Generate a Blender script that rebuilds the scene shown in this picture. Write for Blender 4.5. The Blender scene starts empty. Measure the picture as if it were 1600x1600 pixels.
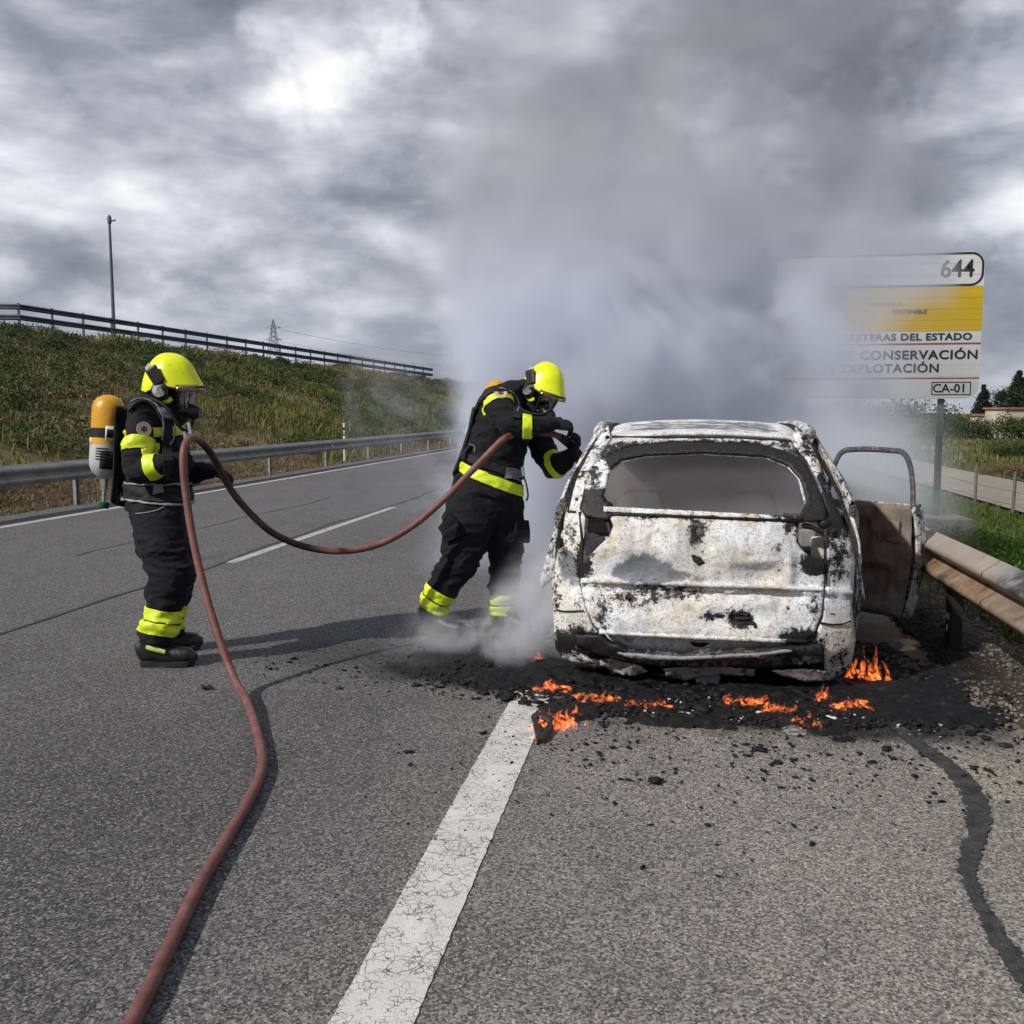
import bpy, bmesh, math, random
import numpy as np
from mathutils import Vector, Matrix, noise as mnoise
from mathutils.bvhtree import BVHTree
from mathutils.geometry import delaunay_2d_cdt

random.seed(7)
rng = np.random.default_rng(7)
scene = bpy.context.scene
COL = scene.collection
R = math.radians

# ------------------------------------------------------------------ camera
FPX, CAMH = 1500.0, 1.56
PITCH = math.atan(155 / FPX)
YAW = math.atan(250 / FPX * math.cos(PITCH))
cam_d = bpy.data.cameras.new('camera')
cam_d.sensor_width = 36.0
cam_d.lens = 36.0 * FPX / 1600
cam_d.clip_start = 0.05
cam_d.clip_end = 6000
cam = bpy.data.objects.new('camera', cam_d)
COL.objects.link(cam)
cam.location = (0, 0, CAMH)
cam.rotation_euler = (math.pi / 2 - PITCH, 0, YAW)
scene.camera = cam

FH = Vector((-math.sin(YAW), math.cos(YAW), 0))
RT = Vector((math.cos(YAW), math.sin(YAW), 0))
FW = FH * math.cos(PITCH) - Vector((0, 0, math.sin(PITCH)))
UP = RT.cross(FW)
CC = Vector((0, 0, CAMH))
ZV = Vector((0, 0, 1))


def ray(x, y):
    return FW + RT * ((x - 800) / FPX) - UP * ((y - 800) / FPX)


def G(x, y, z=0.0):          # a sight line of the photograph met with the level z
    d = ray(x, y)
    return CC + d * ((z - CAMH) / d.z)


def DP(x, y, dep):           # ... met with a depth
    return CC + ray(x, y) * dep


def AY(x, y, Y):
    d = ray(x, y)
    return CC + d * (Y / d.y)


def AX(x, y, X):
    d = ray(x, y)
    return CC + d * (X / d.x)


# ------------------------------------------------------------------ light
SUN_AZ_VEC = (RT * math.cos(R(33)) + FH * math.sin(R(33))).normalized()   # the way shadows fall
SUN_EL = R(38)
to_sun = (-SUN_AZ_VEC * math.cos(SUN_EL) + ZV * math.sin(SUN_EL)).normalized()
sun_d = bpy.data.lights.new('sun', 'SUN')
sun_d.energy = 3.6
sun_d.angle = R(1.2)
sun_d.color = (1.0, 0.955, 0.88)
sun = bpy.data.objects.new('sun', sun_d)
COL.objects.link(sun)
sun.rotation_euler = to_sun.to_track_quat('Z', 'Y').to_euler()

scene.view_settings.view_transform = 'Standard'
scene.view_settings.look = 'None'
scene.view_settings.gamma = 1.0
scene.view_settings.use_curve_mapping = False
scene.view_settings.exposure = 0.27
scene.cycles.volume_bounces = 3
scene.cycles.max_bounces = 8
scene.cycles.diffuse_bounces = 3
scene.cycles.glossy_bounces = 2
scene.cycles.transmission_bounces = 4
scene.cycles.transparent_max_bounces = 16
scene.cycles.use_adaptive_sampling = True
scene.cycles.adaptive_threshold = 0.02
scene.cycles.use_denoising = True
scene.cycles.caustics_reflective = False
scene.cycles.caustics_refractive = False


# ------------------------------------------------------------------ node helper
class NT:
    def __init__(s, tree):
        s.t = tree
        s.n = tree.nodes
        s.l = tree.links

    def new(s, typ, **kw):
        nd = s.n.new(typ)
        for k, v in kw.items():
            setattr(nd, k, v)
        return nd

    def put(s, sock, v):
        if v is None:
            return
        if hasattr(v, 'node') and hasattr(v, 'is_output'):
            s.l.new(v, sock)
        else:
            if isinstance(v, (tuple, list)) and sock.type == 'RGBA' and len(v) == 3:
                v = (*v, 1)
            sock.default_value = v

    def math(s, op, a, b=None, c=None, clamp=False):
        nd = s.new('ShaderNodeMath', operation=op)
        nd.use_clamp = clamp
        s.put(nd.inputs[0], a)
        s.put(nd.inputs[1], b)
        s.put(nd.inputs[2], c)
        return nd.outputs[0]

    def vmath(s, op, a, b=None, out=0):
        nd = s.new('ShaderNodeVectorMath', operation=op)
        s.put(nd.inputs[0], a)
        if op == 'SCALE':
            s.put(nd.inputs['Scale'], b)
        else:
            s.put(nd.inputs[1], b)
        return nd.outputs[out]

    def noise(s, vec, scale, detail=3, rough=.5, dist=0.0, out=0):
        nd = s.new('ShaderNodeTexNoise')
        s.put(nd.inputs['Vector'], vec)
        nd.inputs['Scale'].default_value = scale
        nd.inputs['Detail'].default_value = detail
        nd.inputs['Roughness'].default_value = rough
        nd.inputs['Distortion'].default_value = dist
        return nd.outputs[out]

    def voro(s, vec, scale, feature='F1', out='Distance', rnd=1.0):
        nd = s.new('ShaderNodeTexVoronoi', feature=feature)
        s.put(nd.inputs['Vector'], vec)
        nd.inputs['Scale'].default_value = scale
        nd.inputs['Randomness'].default_value = rnd
        return nd.outputs[out]

    def ramp(s, f, stops, interp='LINEAR'):
        nd = s.new('ShaderNodeValToRGB')
        nd.color_ramp.interpolation = interp
        e = nd.color_ramp.elements
        while len(e) < len(stops):
            e.new(0.5)
        for q, (p, c) in zip(e, stops):
            q.position = p
            if isinstance(c, (int, float)):
                c = (c, c, c)
            q.color = (*c, 1)
        s.put(nd.inputs[0], f)
        return nd.outputs[0]

    def mix(s, f, a, b, mode='MIX'):
        nd = s.new('ShaderNodeMix', data_type='RGBA', blend_type=mode)
        s.put(nd.inputs[0], f)
        s.put(nd.inputs[6], a)
        s.put(nd.inputs[7], b)
        return nd.outputs[2]

    def sstep(s, v, a, b, lo=0.0, hi=1.0):
        nd = s.new('ShaderNodeMapRange', interpolation_type='SMOOTHSTEP')
        s.put(nd.inputs[0], v)
        nd.inputs[1].default_value = a
        nd.inputs[2].default_value = b
        nd.inputs[3].default_value = lo
        nd.inputs[4].default_value = hi
        return nd.outputs[0]

    def sep(s, v):
        nd = s.new('ShaderNodeSeparateXYZ')
        s.put(nd.inputs[0], v)
        return nd.outputs

    def comb(s, x, y, z):
        nd = s.new('ShaderNodeCombineXYZ')
        for i, v in enumerate((x, y, z)):
            s.put(nd.inputs[i], v)
        return nd.outputs[0]

    def mapping(s, v, scale):
        nd = s.new('ShaderNodeMapping')
        s.put(nd.inputs[0], v)
        nd.inputs['Scale'].default_value = scale
        return nd.outputs[0]

    def attr(s, name):
        return s.new('ShaderNodeAttribute', attribute_name=name).outputs['Fac']

    def bump(s, h, dist, strength=1.0, normal=None):
        nd = s.new('ShaderNodeBump')
        nd.inputs['Strength'].default_value = strength
        nd.inputs['Distance'].default_value = dist
        s.put(nd.inputs['Height'], h)
        if normal is not None:
            s.l.new(normal, nd.inputs['Normal'])
        return nd.outputs[0]


def material(name):
    m = bpy.data.materials.new(name)
    m.use_nodes = True
    T = NT(m.node_tree)
    b = T.n['Principled BSDF']
    T.b = b
    T.out = T.n['Material Output']
    T.obj = T.new('ShaderNodeTexCoord').outputs['Object']
    T.pos = T.new('ShaderNodeNewGeometry').outputs['Position']
    return m, T


def pset(T, color=None, rough=None, metal=None, normal=None, spec=None, emit=None, estr=None, alpha=None):
    b = T.b
    for key, v in (('Base Color', color), ('Roughness', rough), ('Metallic', metal), ('Normal', normal),
                   ('Specular IOR Level', spec), ('Emission Color', emit), ('Emission Strength', estr), ('Alpha', alpha)):
        if v is not None:
            T.put(b.inputs[key], v)


def simple(name, col, rough=.6, var=.25, scale=12, metal=0.0, bump=0.002, bscale=60, spec=.4, dirt=None):
    """a plain surface that still has blotches, grain and wear"""
    m, T = material(name)
    n = T.noise(T.obj, scale, 5, .6)
    lo = tuple(max(0, c * (1 - var)) for c in col)
    hi = tuple(min(1, c * (1 + var)) for c in col)
    c = T.ramp(n, [(.3, lo), (.7, hi)])
    if dirt:
        c = T.mix(T.sstep(T.noise(T.obj, scale * .6, 6, .7), .52, .68), c, dirt)
    pset(T, c, rough, metal, T.bump(T.noise(T.obj, bscale, 4, .6), bump), spec)
    return m


# ------------------------------------------------------------------ world: physical sky behind a deck of cloud
world = bpy.data.worlds.new('World')
scene.world = world
world.use_nodes = True
W = NT(world.node_tree)
bg = W.n['Background']
sky = W.new('ShaderNodeTexSky', sky_type='NISHITA')
sky.sun_disc = False
sky.sun_elevation = SUN_EL
sky.sun_rotation = math.atan2(to_sun.x, to_sun.y)
dirv = W.new('ShaderNodeTexCoord').outputs['Generated']
dx, dy, dz = W.sep(dirv)
zz = W.math('ADD', W.math('MAXIMUM', dz, 0.0), 0.46)
cv = W.comb(W.math('DIVIDE', dx, zz), W.math('DIVIDE', dy, zz), W.math('MULTIPLY', dz, 2.2))
warp = W.noise(cv, 2.6, 4, .6, out=1)
cvw = W.vmath('ADD', cv, W.vmath('SCALE', W.vmath('SUBTRACT', warp, (.5, .5, .5)), .13))
n1 = W.noise(cvw, 2.1, 7, .58)


vor = W.new('ShaderNodeTexVoronoi', feature='F1')
W.put(vor.inputs['Vector'], cvw)
vor.inputs['Scale'].default_value = 3.6
vor.inputs['Detail'].default_value = 2.0
vor.inputs['Roughness'].default_value = .5
h1 = W.math('SUBTRACT', .55, vor.outputs['Distance'])
n2 = W.noise(cvw, 8.0, 5, .62)
val = W.math('ADD', W.math('MULTIPLY', n1, 1.70), W.math('ADD', W.math('MULTIPLY', h1, .50), W.math('MULTIPLY', n2, .34)))
val = W.math('SUBTRACT', val, .375)
wdir = W.vmath('NORMALIZE', W.vmath('ADD', dirv, W.vmath('SCALE', W.vmath('SUBTRACT', W.noise(dirv, 4.5, 5, .66, out=1), (.5, .5, .5)), .34)))


def sky_patch(px, py, size, amount, val):
    c = W.vmath('DOT_PRODUCT', wdir, tuple(ray(px, py).normalized()), out=1)
    m = W.sstep(c, math.cos(size * 1.2), math.cos(size * .1))
    return W.math('ADD', val, W.math('MULTIPLY', m, amount))


for q in ((1370, 90, .23, -.46), (1200, 40, .14, -.14), (980, 120, .16, -.08), (800, 200, .16, -.08), (1500, 330, .14, -.10), (100, 20, .10, -.06),
          (500, 0, .08, .30), (1590, 190, .13, .40), (1130, 150, .07, .40), (1260, 245, .10, .20), (1440, 235, .11, .22), (560, 250, .13, .14), (300, 240, .22, .05), (60, 330, .2, .08)):
    val = sky_patch(*q, val)
cloud = W.ramp(val, [(.0, (1.0, 1.12, 1.4)), (.22, (1.7, 1.83, 2.2)), (.40, (2.5, 2.65, 3.1)), (.58, (4.1, 4.28, 4.85)), (.74, (5.9, 6.05, 6.6)), (1.0, (9.3, 9.2, 9.0))])
hz = W.sstep(dz, 0.0, .16)
cloud = W.mix(hz, W.mix(.45, cloud, (3.9, 4.2, 5.1)), cloud)
col = W.mix(W.math('ADD', .94, 0.0), sky.outputs[0], cloud)
W.l.new(col, bg.inputs['Color'])
bg.inputs['Strength'].default_value = 0.10


# ------------------------------------------------------------------ object helpers
def tag(o, label=None, cat=None, group=None, kind=None):
    if label:
        o['label'] = label
    if cat:
        o['category'] = cat
    if group:
        o['group'] = group
    if kind:
        o['kind'] = kind
    return o


def link(name, me, mat=None, parent=None, smooth=True):
    o = bpy.data.objects.new(name, me)
    COL.objects.link(o)
    if mat is not None:
        for m in (mat if isinstance(mat, (list, tuple)) else [mat]):
            me.materials.append(m)
    if smooth and len(me.polygons):
        me.polygons.foreach_set('use_smooth', [True] * len(me.polygons))
    if parent is not None:
        o.parent = parent
        o.matrix_parent_inverse = parent.matrix_basis.inverted() if parent.type == 'EMPTY' or True else Matrix()
    return o


def empty(name, loc, label, cat, group=None):
    o = bpy.data.objects.new(name, None)
    o.empty_display_size = .2
    o.location = loc
    COL.objects.link(o)
    return tag(o, label, cat, group)


def bm_obj(name, bm, mat, parent=None, smooth=True, sharp=None):
    bmesh.ops.recalc_face_normals(bm, faces=bm.faces[:])
    me = bpy.data.meshes.new(name)
    bm.to_mesh(me)
    bm.free()
    o = link(name, me, mat, parent, smooth)
    if sharp:
        me.set_sharp_from_angle(angle=R(sharp))
    return o


def np_obj(name, v, f, mat, parent=None, smooth=False):
    me = bpy.data.meshes.new(name)
    v = np.asarray(v, np.float32)
    f = np.asarray(f, np.int32)
    k = f.shape[1]
    me.vertices.add(len(v))
    me.vertices.foreach_set('co', v.ravel())
    me.loops.add(f.size)
    me.loops.foreach_set('vertex_index', f.ravel())
    me.polygons.add(len(f))
    me.polygons.foreach_set('loop_start', np.arange(0, f.size, k, dtype=np.int32))
    me.polygons.foreach_set('loop_total', np.full(len(f), k, np.int32))
    me.update()
    return link(name, me, mat, parent, smooth)


def add_box(bm, c, size, rot=None, bevel=0.0):
    b2 = bmesh.new()
    bmesh.ops.create_cube(b2, size=1)
    bmesh.ops.scale(b2, vec=size, verts=b2.verts[:])
    if bevel:
        bmesh.ops.bevel(b2, geom=b2.edges[:], offset=bevel, segments=2, affect='EDGES', profile=.6)
    M = Matrix.Translation(c) @ (rot.to_4x4() if rot is not None else Matrix())
    bmesh.ops.transform(b2, matrix=M, verts=b2.verts[:])
    me = bpy.data.meshes.new('tmp')
    b2.to_mesh(me)
    b2.free()
    bm.from_mesh(me)
    bpy.data.meshes.remove(me)


def box_obj(name, c, size, mat, parent=None, rot=None, bevel=.004):
    bm = bmesh.new()
    add_box(bm, c, size, rot, bevel)
    return bm_obj(name, bm, mat, parent, smooth=False)


def frame_along(t, side=None):
    t = t.normalized()
    if side is None or abs(t.dot(side.normalized())) > .98:
        side = Vector((0, 0, 1)) if abs(t.z) < .9 else Vector((1, 0, 0))
    u = (side - t * side.dot(t)).normalized()
    return u, t.cross(u)


def add_tube(bm, pts, radii, seg=14, side=None, cap=True, roundcap=False):
    """a closed tube along pts; a radius is a number or (a along side, b across)"""
    pts = [Vector(p) for p in pts]
    radii = [(r, r) if isinstance(r, (int, float)) else r for r in radii]
    if roundcap:
        t0 = (pts[0] - pts[1]).normalized()
        t1 = (pts[-1] - pts[-2]).normalized()
        a0 = min(radii[0])
        a1 = min(radii[-1])
        pre = [(pts[0] + t0 * a0 * math.sin(a), tuple(q * max(.08, math.cos(a)) for q in radii[0])) for a in (1.5, 1.15, .75, .38)]
        post = [(pts[-1] + t1 * a1 * math.sin(a), tuple(q * max(.08, math.cos(a)) for q in radii[-1])) for a in (.38, .75, 1.15, 1.5)]
        pts = [q[0] for q in pre] + pts + [q[0] for q in post]
        radii = [q[1] for q in pre] + radii + [q[1] for q in post]
    n = len(pts)
    rings = []
    u = None
    for i in range(n):
        t = pts[min(i + 1, n - 1)] - pts[max(i - 1, 0)]
        if t.length < 1e-9:
            t = Vector((0, 0, 1))
        u, v = frame_along(t, side if side is not None else u)
        a, b = radii[i]
        rings.append([bm.verts.new(pts[i] + u * a * math.cos(k * 2 * math.pi / seg) + v * b * math.sin(k * 2 * math.pi / seg)) for k in range(seg)])
    for i in range(n - 1):
        for k in range(seg):
            bm.faces.new((rings[i][k], rings[i][(k + 1) % seg], rings[i + 1][(k + 1) % seg], rings[i + 1][k]))
    if cap:
        bm.faces.new(rings[0][::-1])
        bm.faces.new(rings[-1])


def tube_obj(name, pts, radii, mat, parent=None, seg=14, side=None, roundcap=False):
    if isinstance(radii, (int, float)):
        radii = [radii] * len(pts)
    bm = bmesh.new()
    add_tube(bm, pts, radii, seg, side, True, roundcap)
    return bm_obj(name, bm, mat, parent, True, 50)


def spline(pts, n):
    """Catmull-Rom through pts, n samples a span"""
    P = [Vector(p) for p in pts]
    P = [P[0] * 2 - P[1]] + P + [P[-1] * 2 - P[-2]]
    out = []
    for i in range(1, len(P) - 2):
        for k in range(n):
            t = k / n
            a, b, c, d = P[i - 1:i + 3]
            out.append(.5 * ((2 * b) + (c - a) * t + (2 * a - 5 * b + 4 * c - d) * t * t + (3 * b - a - 3 * c + d) * t ** 3))
    out.append(P[-2])
    return out


def sheet(name, xs, ys, zf, mat, kind='structure', smooth=True):
    xs = np.asarray(xs, float)
    ys = np.asarray(ys, float)
    X, Y = np.meshgrid(xs, ys)
    Z = zf(X, Y)
    v = np.stack([X, Y, Z], -1).reshape(-1, 3)
    nx, ny = len(xs), len(ys)
    i = np.arange(nx - 1)[None, :] + np.arange(ny - 1)[:, None] * nx
    f = np.stack([i, i + 1, i + nx + 1, i + nx], -1).reshape(-1, 4)
    o = np_obj(name, v, f, mat, None, smooth)
    o['kind'] = kind
    return o


def vnoise(X, Y, s, seed=0):
    """cheap smooth value noise on arrays"""
    x = X / s + seed * 17.3
    y = Y / s + seed * 9.1
    xi = np.floor(x).astype(int)
    yi = np.floor(y).astype(int)
    fx = x - xi
    fy = y - yi
    fx = fx * fx * (3 - 2 * fx)
    fy = fy * fy * (3 - 2 * fy)

    def h(a, b):
        k = (a * 374761393 + b * 668265263 + seed * 1442695) & 0x7fffffff
        k = ((k ^ (k >> 13)) * 1274126177) & 0x7fffffff
        return ((k ^ (k >> 16)) & 0xffff) / 65535.0
    return (h(xi, yi) * (1 - fx) + h(xi + 1, yi) * fx) * (1 - fy) + (h(xi, yi + 1) * (1 - fx) + h(xi + 1, yi + 1) * fx) * fy


exec_order = []


# ================================================================== MATERIALS OF THE SETTING
def asphalt():
    m, T = material('asphalt')
    x, y, z = T.sep(T.pos)
    big = T.noise(T.pos, .42, 5, .62)
    streak = T.noise(T.mapping(T.pos, (1.6, .12, 1)), 1.0, 4, .6)
    patch = T.noise(T.pos, 1.7, 4, .6)
    grain = T.noise(T.pos, 130, 3, .75)
    stones = T.voro(T.pos, 125, out='Color')
    sval = T.sep(T.vmath('MULTIPLY', stones, (1, 1, 1)))[0]
    fine = T.noise(T.pos, 260, 2, .6)
    # the old hard shoulder is paler than the running lanes
    lane = T.mix(T.sstep(T.math('ADD', x, T.math('MULTIPLY', T.math('SUBTRACT', patch, .5), 1.2)), -1.9, .9), (.122, .119, .124), (.238, .227, .208))
    tone = T.math('ADD', .45, T.math('ADD', T.math('MULTIPLY', big, .62), T.math('ADD', T.math('MULTIPLY', streak, .30), T.math('MULTIPLY', patch, .20))))
    speck = T.math('ADD', .16, T.math('ADD', T.math('MULTIPLY', T.math('POWER', sval, 1.5), 1.35), T.math('MULTIPLY', T.sstep(grain, .36, .66), .62)))
    speck = T.math('MULTIPLY', speck, T.math('ADD', .72, T.math('MULTIPLY', fine, .45)))
    dark = T.math('MULTIPLY', T.sstep(T.math('ADD', y, T.math('MULTIPLY', T.math('SUBTRACT', big, .5), 6)), 6.5, 2.5), T.sstep(x, -.9, -2.0))
    tone = T.math('MULTIPLY', tone, T.math('SUBTRACT', 1.0, T.math('MULTIPLY', dark, .26)))
    c = T.vmath('SCALE', T.vmath('SCALE', lane, tone), speck)
    light = T.sstep(T.sep(T.vmath('MULTIPLY', stones, (1, 1, 1)))[1], .88, .93)
    c = T.mix(T.math('MULTIPLY', light, .62), c, (.36, .345, .315))
    dots = T.new('ShaderNodeTexVoronoi', feature='F1')
    T.l.new(T.pos, dots.inputs['Vector'])
    dots.inputs['Scale'].default_value = 72
    rnd = T.sep(dots.outputs['Color'])
    core = T.sstep(dots.outputs['Distance'], .42, .18)
    c = T.mix(T.math('MULTIPLY', T.math('MULTIPLY', core, T.sstep(rnd[0], .72, .80)), .85), c, T.vmath('SCALE', lane, 2.6))
    c = T.mix(T.math('MULTIPLY', T.math('MULTIPLY', core, T.sstep(rnd[1], .70, .78)), .85), c, (.016, .0155, .016))
    pit = T.sstep(T.noise(T.pos, 62, 3, .7), .60, .67)
    c = T.mix(T.math('MULTIPLY', pit, .75), c, (.022, .021, .021))
    pale = T.math('MULTIPLY', T.sstep(T.noise(T.pos, 1.1, 6, .65), .56, .70), T.sstep(x, -.5, .8))
    ex_ = T.math('DIVIDE', T.math('SUBTRACT', x, 1.37), .27)
    ey_ = T.math('DIVIDE', T.math('SUBTRACT', y, 4.26), .30)
    scab = T.sstep(T.math('ADD', T.math('ADD', T.math('MULTIPLY', ex_, ex_), T.math('MULTIPLY', ey_, ey_)), T.math('MULTIPLY', T.math('SUBTRACT', T.noise(T.pos, 7, 5, .65), .5), 2.6)), 1.1, .5)
    pale = T.math('MAXIMUM', pale, T.math('MULTIPLY', scab, 2.2))
    c = T.mix(T.math('MULTIPLY', pale, .40), c, T.vmath('SCALE', (.30, .275, .23), speck))
    oil = T.sstep(T.noise(T.mapping(T.pos, (1.3, .35, 1)), 1.3, 6, .65), .60, .72)
    c = T.mix(T.math('MULTIPLY', oil, .35), c, (.035, .034, .036))
    # sooty, oily stain round the burning car
    w = T.math('MULTIPLY', T.math('SUBTRACT', T.noise(T.pos, 2.2, 6, .62), .5), 1.15)

    def blot(cx, cy, rx, ry, a=1.05, b=.62):
        ex = T.math('DIVIDE', T.math('SUBTRACT', x, cx), rx)
        ey = T.math('DIVIDE', T.math('SUBTRACT', y, cy), ry)
        d = T.math('SQRT', T.math('ADD', T.math('MULTIPLY', ex, ex), T.math('MULTIPLY', ey, ey)))
        return T.sstep(T.math('ADD', d, w), a, b)
    soot = T.math('MAXIMUM', blot(.30, 6.45, 1.62, 1.95, 1.08, .55), blot(-.95, 5.85, 1.05, .85))
    darkened = blot(.9, 5.0, 1.1, .42, 1.1, .5)  # glossy wet patch behind the bumper, darker and smoother
    soot = T.math('MAXIMUM', soot, T.math('MULTIPLY', darkened, .9))
    soot = T.math('MAXIMUM', soot, T.math('MULTIPLY', blot(-1.8, 5.9, 1.2, .55, 1.15, .3), .55))
    flecks = T.sstep(T.noise(T.pos, 30, 3, .6), .63, .66)
    near = blot(.3, 5.2, 2.1, 1.5, 1.2, .3)
    soot = T.math('MAXIMUM', soot, T.math('MULTIPLY', T.math('MULTIPLY', flecks, near), .9))
    c = T.mix(T.math('MULTIPLY', soot, .95), c, (.0050, .0050, .0058))
    rust = T.math('MULTIPLY', blot(1.55, 6.7, .5, 1.0, 1.1, .4), .5)
    c = T.mix(rust, c, (.16, .105, .06))
    h = T.math('ADD', T.math('MULTIPLY', T.sstep(sval, .0, .9), .6), T.math('ADD', grain, T.math('MULTIPLY', fine, .3)))
    pset(T, c, T.mix(darkened, T.mix(soot, (.88,) * 3, (.66,) * 3), (.34,) * 3), 0, T.bump(h, .006, .9), .25)
    return m


def paint_white(name, tone=.62, wear=.5, fine=True):
    m, T = material(name)
    pw = T.vmath('ADD', T.pos, T.vmath('SCALE', T.noise(T.pos, 14, 4, .6, out=1), .05))
    e1 = T.voro(pw, 15, 'DISTANCE_TO_EDGE')
    e2 = T.voro(pw, 38, 'DISTANCE_TO_EDGE')
    gate = T.noise(T.pos, 3.5, 3, .6)
    gate2 = T.noise(T.pos, 9, 3, .6)
    k1 = T.math('MULTIPLY', T.sstep(e1, .030, .008), T.sstep(gate, .47, .60))
    k2 = T.math('MULTIPLY', T.sstep(e2, .045, .015), T.sstep(gate2, .43, .56))
    pits = T.sstep(T.noise(T.pos, 75, 4, .7), .60, .67)
    k = T.math('MAXIMUM', T.math('MAXIMUM', k1, T.math('MULTIPLY', k2, .85)), T.math('MULTIPLY', pits, wear))
    base = T.ramp(T.noise(T.pos, 5, 6, .65), [(.3, (tone * .80, tone * .79, tone * .76)), (.7, (tone, tone * .985, tone * .95))])
    base = T.mix(T.math('MULTIPLY', T.sstep(T.noise(T.pos, 180, 2, .6), .4, .75), .22), base, (.28, .27, .25))
    c = T.mix(k, base, (.075, .07, .065))
    pset(T, c, .8, 0, T.bump(T.math('SUBTRACT', T.noise(T.pos, 120, 3, .6), T.math('MULTIPLY', k, 2.0)), .003, .7), .2)
    return m


def soil(name, stops, scale=.6, fine=22, b=.02, sooty=False):
    m, T = material(name)
    n = T.math('ADD', T.math('MULTIPLY', T.noise(T.pos, scale, 5, .62), .65), T.math('MULTIPLY', T.noise(T.pos, fine, 4, .7), .35))
    c = T.ramp(n, stops)
    if sooty:        # burnt and sooted ground near the car
        x, y, z = T.sep(T.pos)
        d = T.math('ABSOLUTE', T.math('SUBTRACT', T.math('ADD', y, T.math('MULTIPLY', T.math('SUBTRACT', T.noise(T.pos, 1.5, 5, .65), .5), 2.6)), 7.0))
        k = T.math('MULTIPLY', T.sstep(d, 2.2, .8), T.sstep(T.math('ADD', x, T.math('MULTIPLY', n, .6)), 2.75, 2.1))
        k = T.math('MAXIMUM', k, T.math('MULTIPLY', T.sstep(T.noise(T.pos, 3, 5, .65), .5, .62), .6))
        c = T.mix(T.math('MULTIPLY', k, .93), c, (.012, .011, .010))
    pset(T, c, .95, 0, T.bump(T.noise(T.pos, fine * 1.6, 5, .7), b), .1)
    return m


def foliage(name, stops, scale=1.2, rough=.7, trans=.25):
    m, T = material(name)
    n = T.math('ADD', T.math('MULTIPLY', T.noise(T.pos, scale, 4, .6), .62), T.math('MULTIPLY', T.noise(T.pos, scale * 14, 2, .6), .38))
    pset(T, T.ramp(n, stops), rough, 0, None, .25)
    tr = T.new('ShaderNodeBsdfTranslucent')
    T.l.new(T.ramp(n, stops), tr.inputs['Color'])
    ms = T.new('ShaderNodeMixShader')
    ms.inputs[0].default_value = trans
    T.l.new(T.b.outputs[0], ms.inputs[1])
    T.l.new(tr.outputs[0], ms.inputs[2])
    T.l.new(ms.outputs[0], T.out.inputs['Surface'])
    return m


def galvanised(name, burn=False):
    m, T = material(name)
    n = T.noise(T.pos, 3, 6, .65)
    c = T.ramp(n, [(.3, (.20, .205, .20)), (.55, (.30, .30, .29)), (.75, (.38, .375, .355))])
    st = T.noise(T.mapping(T.pos, (6, .5, 25)), 2.0, 5, .6)
    c = T.mix(T.math('MULTIPLY', T.sstep(st, .52, .7), .45), c, (.13, .115, .09))
    if burn:
        x, y, z = T.sep(T.pos)
        yy = T.math('ADD', y, T.math('MULTIPLY', T.math('SUBTRACT', T.noise(T.pos, 1.6, 5, .6), .5), 1.8))
        heat = T.sstep(yy, 5.3, 5.9)
        hc = T.ramp(T.noise(T.pos, 5, 5, .65), [(.25, (.15, .085, .05)), (.5, (.30, .20, .13)), (.75, (.42, .35, .28))])
        lowz = T.sstep(z, .64, .58)
        hc = T.mix(lowz, T.mix(.62, hc, (.42, .38, .34)), hc)
        c = T.mix(T.math('MAXIMUM', heat, T.math('MULTIPLY', lowz, .7)), c, hc)
        sootn = T.sstep(T.noise(T.pos, 2.4, 6, .66), .53, .66)
        c = T.mix(T.math('MULTIPLY', sootn, .8), c, (.02, .019, .018))
    pset(T, c, .55, .35, T.bump(T.noise(T.pos, 40, 4, .6), .003), .4)
    return m


M_ASPH = asphalt()
M_LINE = paint_white('road paint', .60)
M_LINE2 = paint_white('worn road paint', .50, .8)
M_VERGE = soil('gravelly verge', [(.3, (.045, .038, .03)), (.5, (.12, .10, .08)), (.7, (.24, .21, .17))], .9, 34, .03, True)
M_EARTH = soil('embankment earth', [(0.3, (0.0405, 0.0378, 0.0216)), (0.48, (0.0945, 0.081, 0.0459)), (0.62, (0.1553, 0.1242, 0.0756)), (0.75, (0.0945, 0.0891, 0.0405))], .5, 7, .06)
M_FIELD = soil('grassland', [(.30, (.035, .055, .014)), (.5, (.075, .095, .028)), (.66, (.16, .145, .055)), (.8, (.26, .22, .10))], .09, 5, .05)
M_CONC = simple('old concrete', (.36, .32, .25), .9, .3, 6, 0, .006, 40, .2, (.16, .12, .08))
M_TAR = simple('bitumen', (.034, .034, .036), .55, .6, 14, 0, .012, 70, .4, (.075, .07, .066))
M_TRACK = soil('pale lane', [(.3, (.19, .17, .145)), (.6, (.27, .245, .21)), (.8, (.34, .31, .27))], .5, 18, .006)
M_GALV = galvanised('galvanised steel')
M_GALV_DARK = simple('weathered dark steel', (.075, .085, .105), .55, .3, 2, .3, .002, 40)
M_GALV_BURN = galvanised('heat-stained steel', True)
M_BLACKSTEEL = simple('sooty steel', (.014, .013, .013), .75, .5, 9, 0, .004, 50, .3)

# ================================================================== GROUND, ROADS
CR0 = DP(32, 513, 44)
CRU = ray(1300, 673).normalized()
FOOTX = -10.5


def crest(Y):
    s = (Y - CR0.y) / CRU.y
    return CR0.x + CRU.x * s, CR0.z + CRU.z * s


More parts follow.
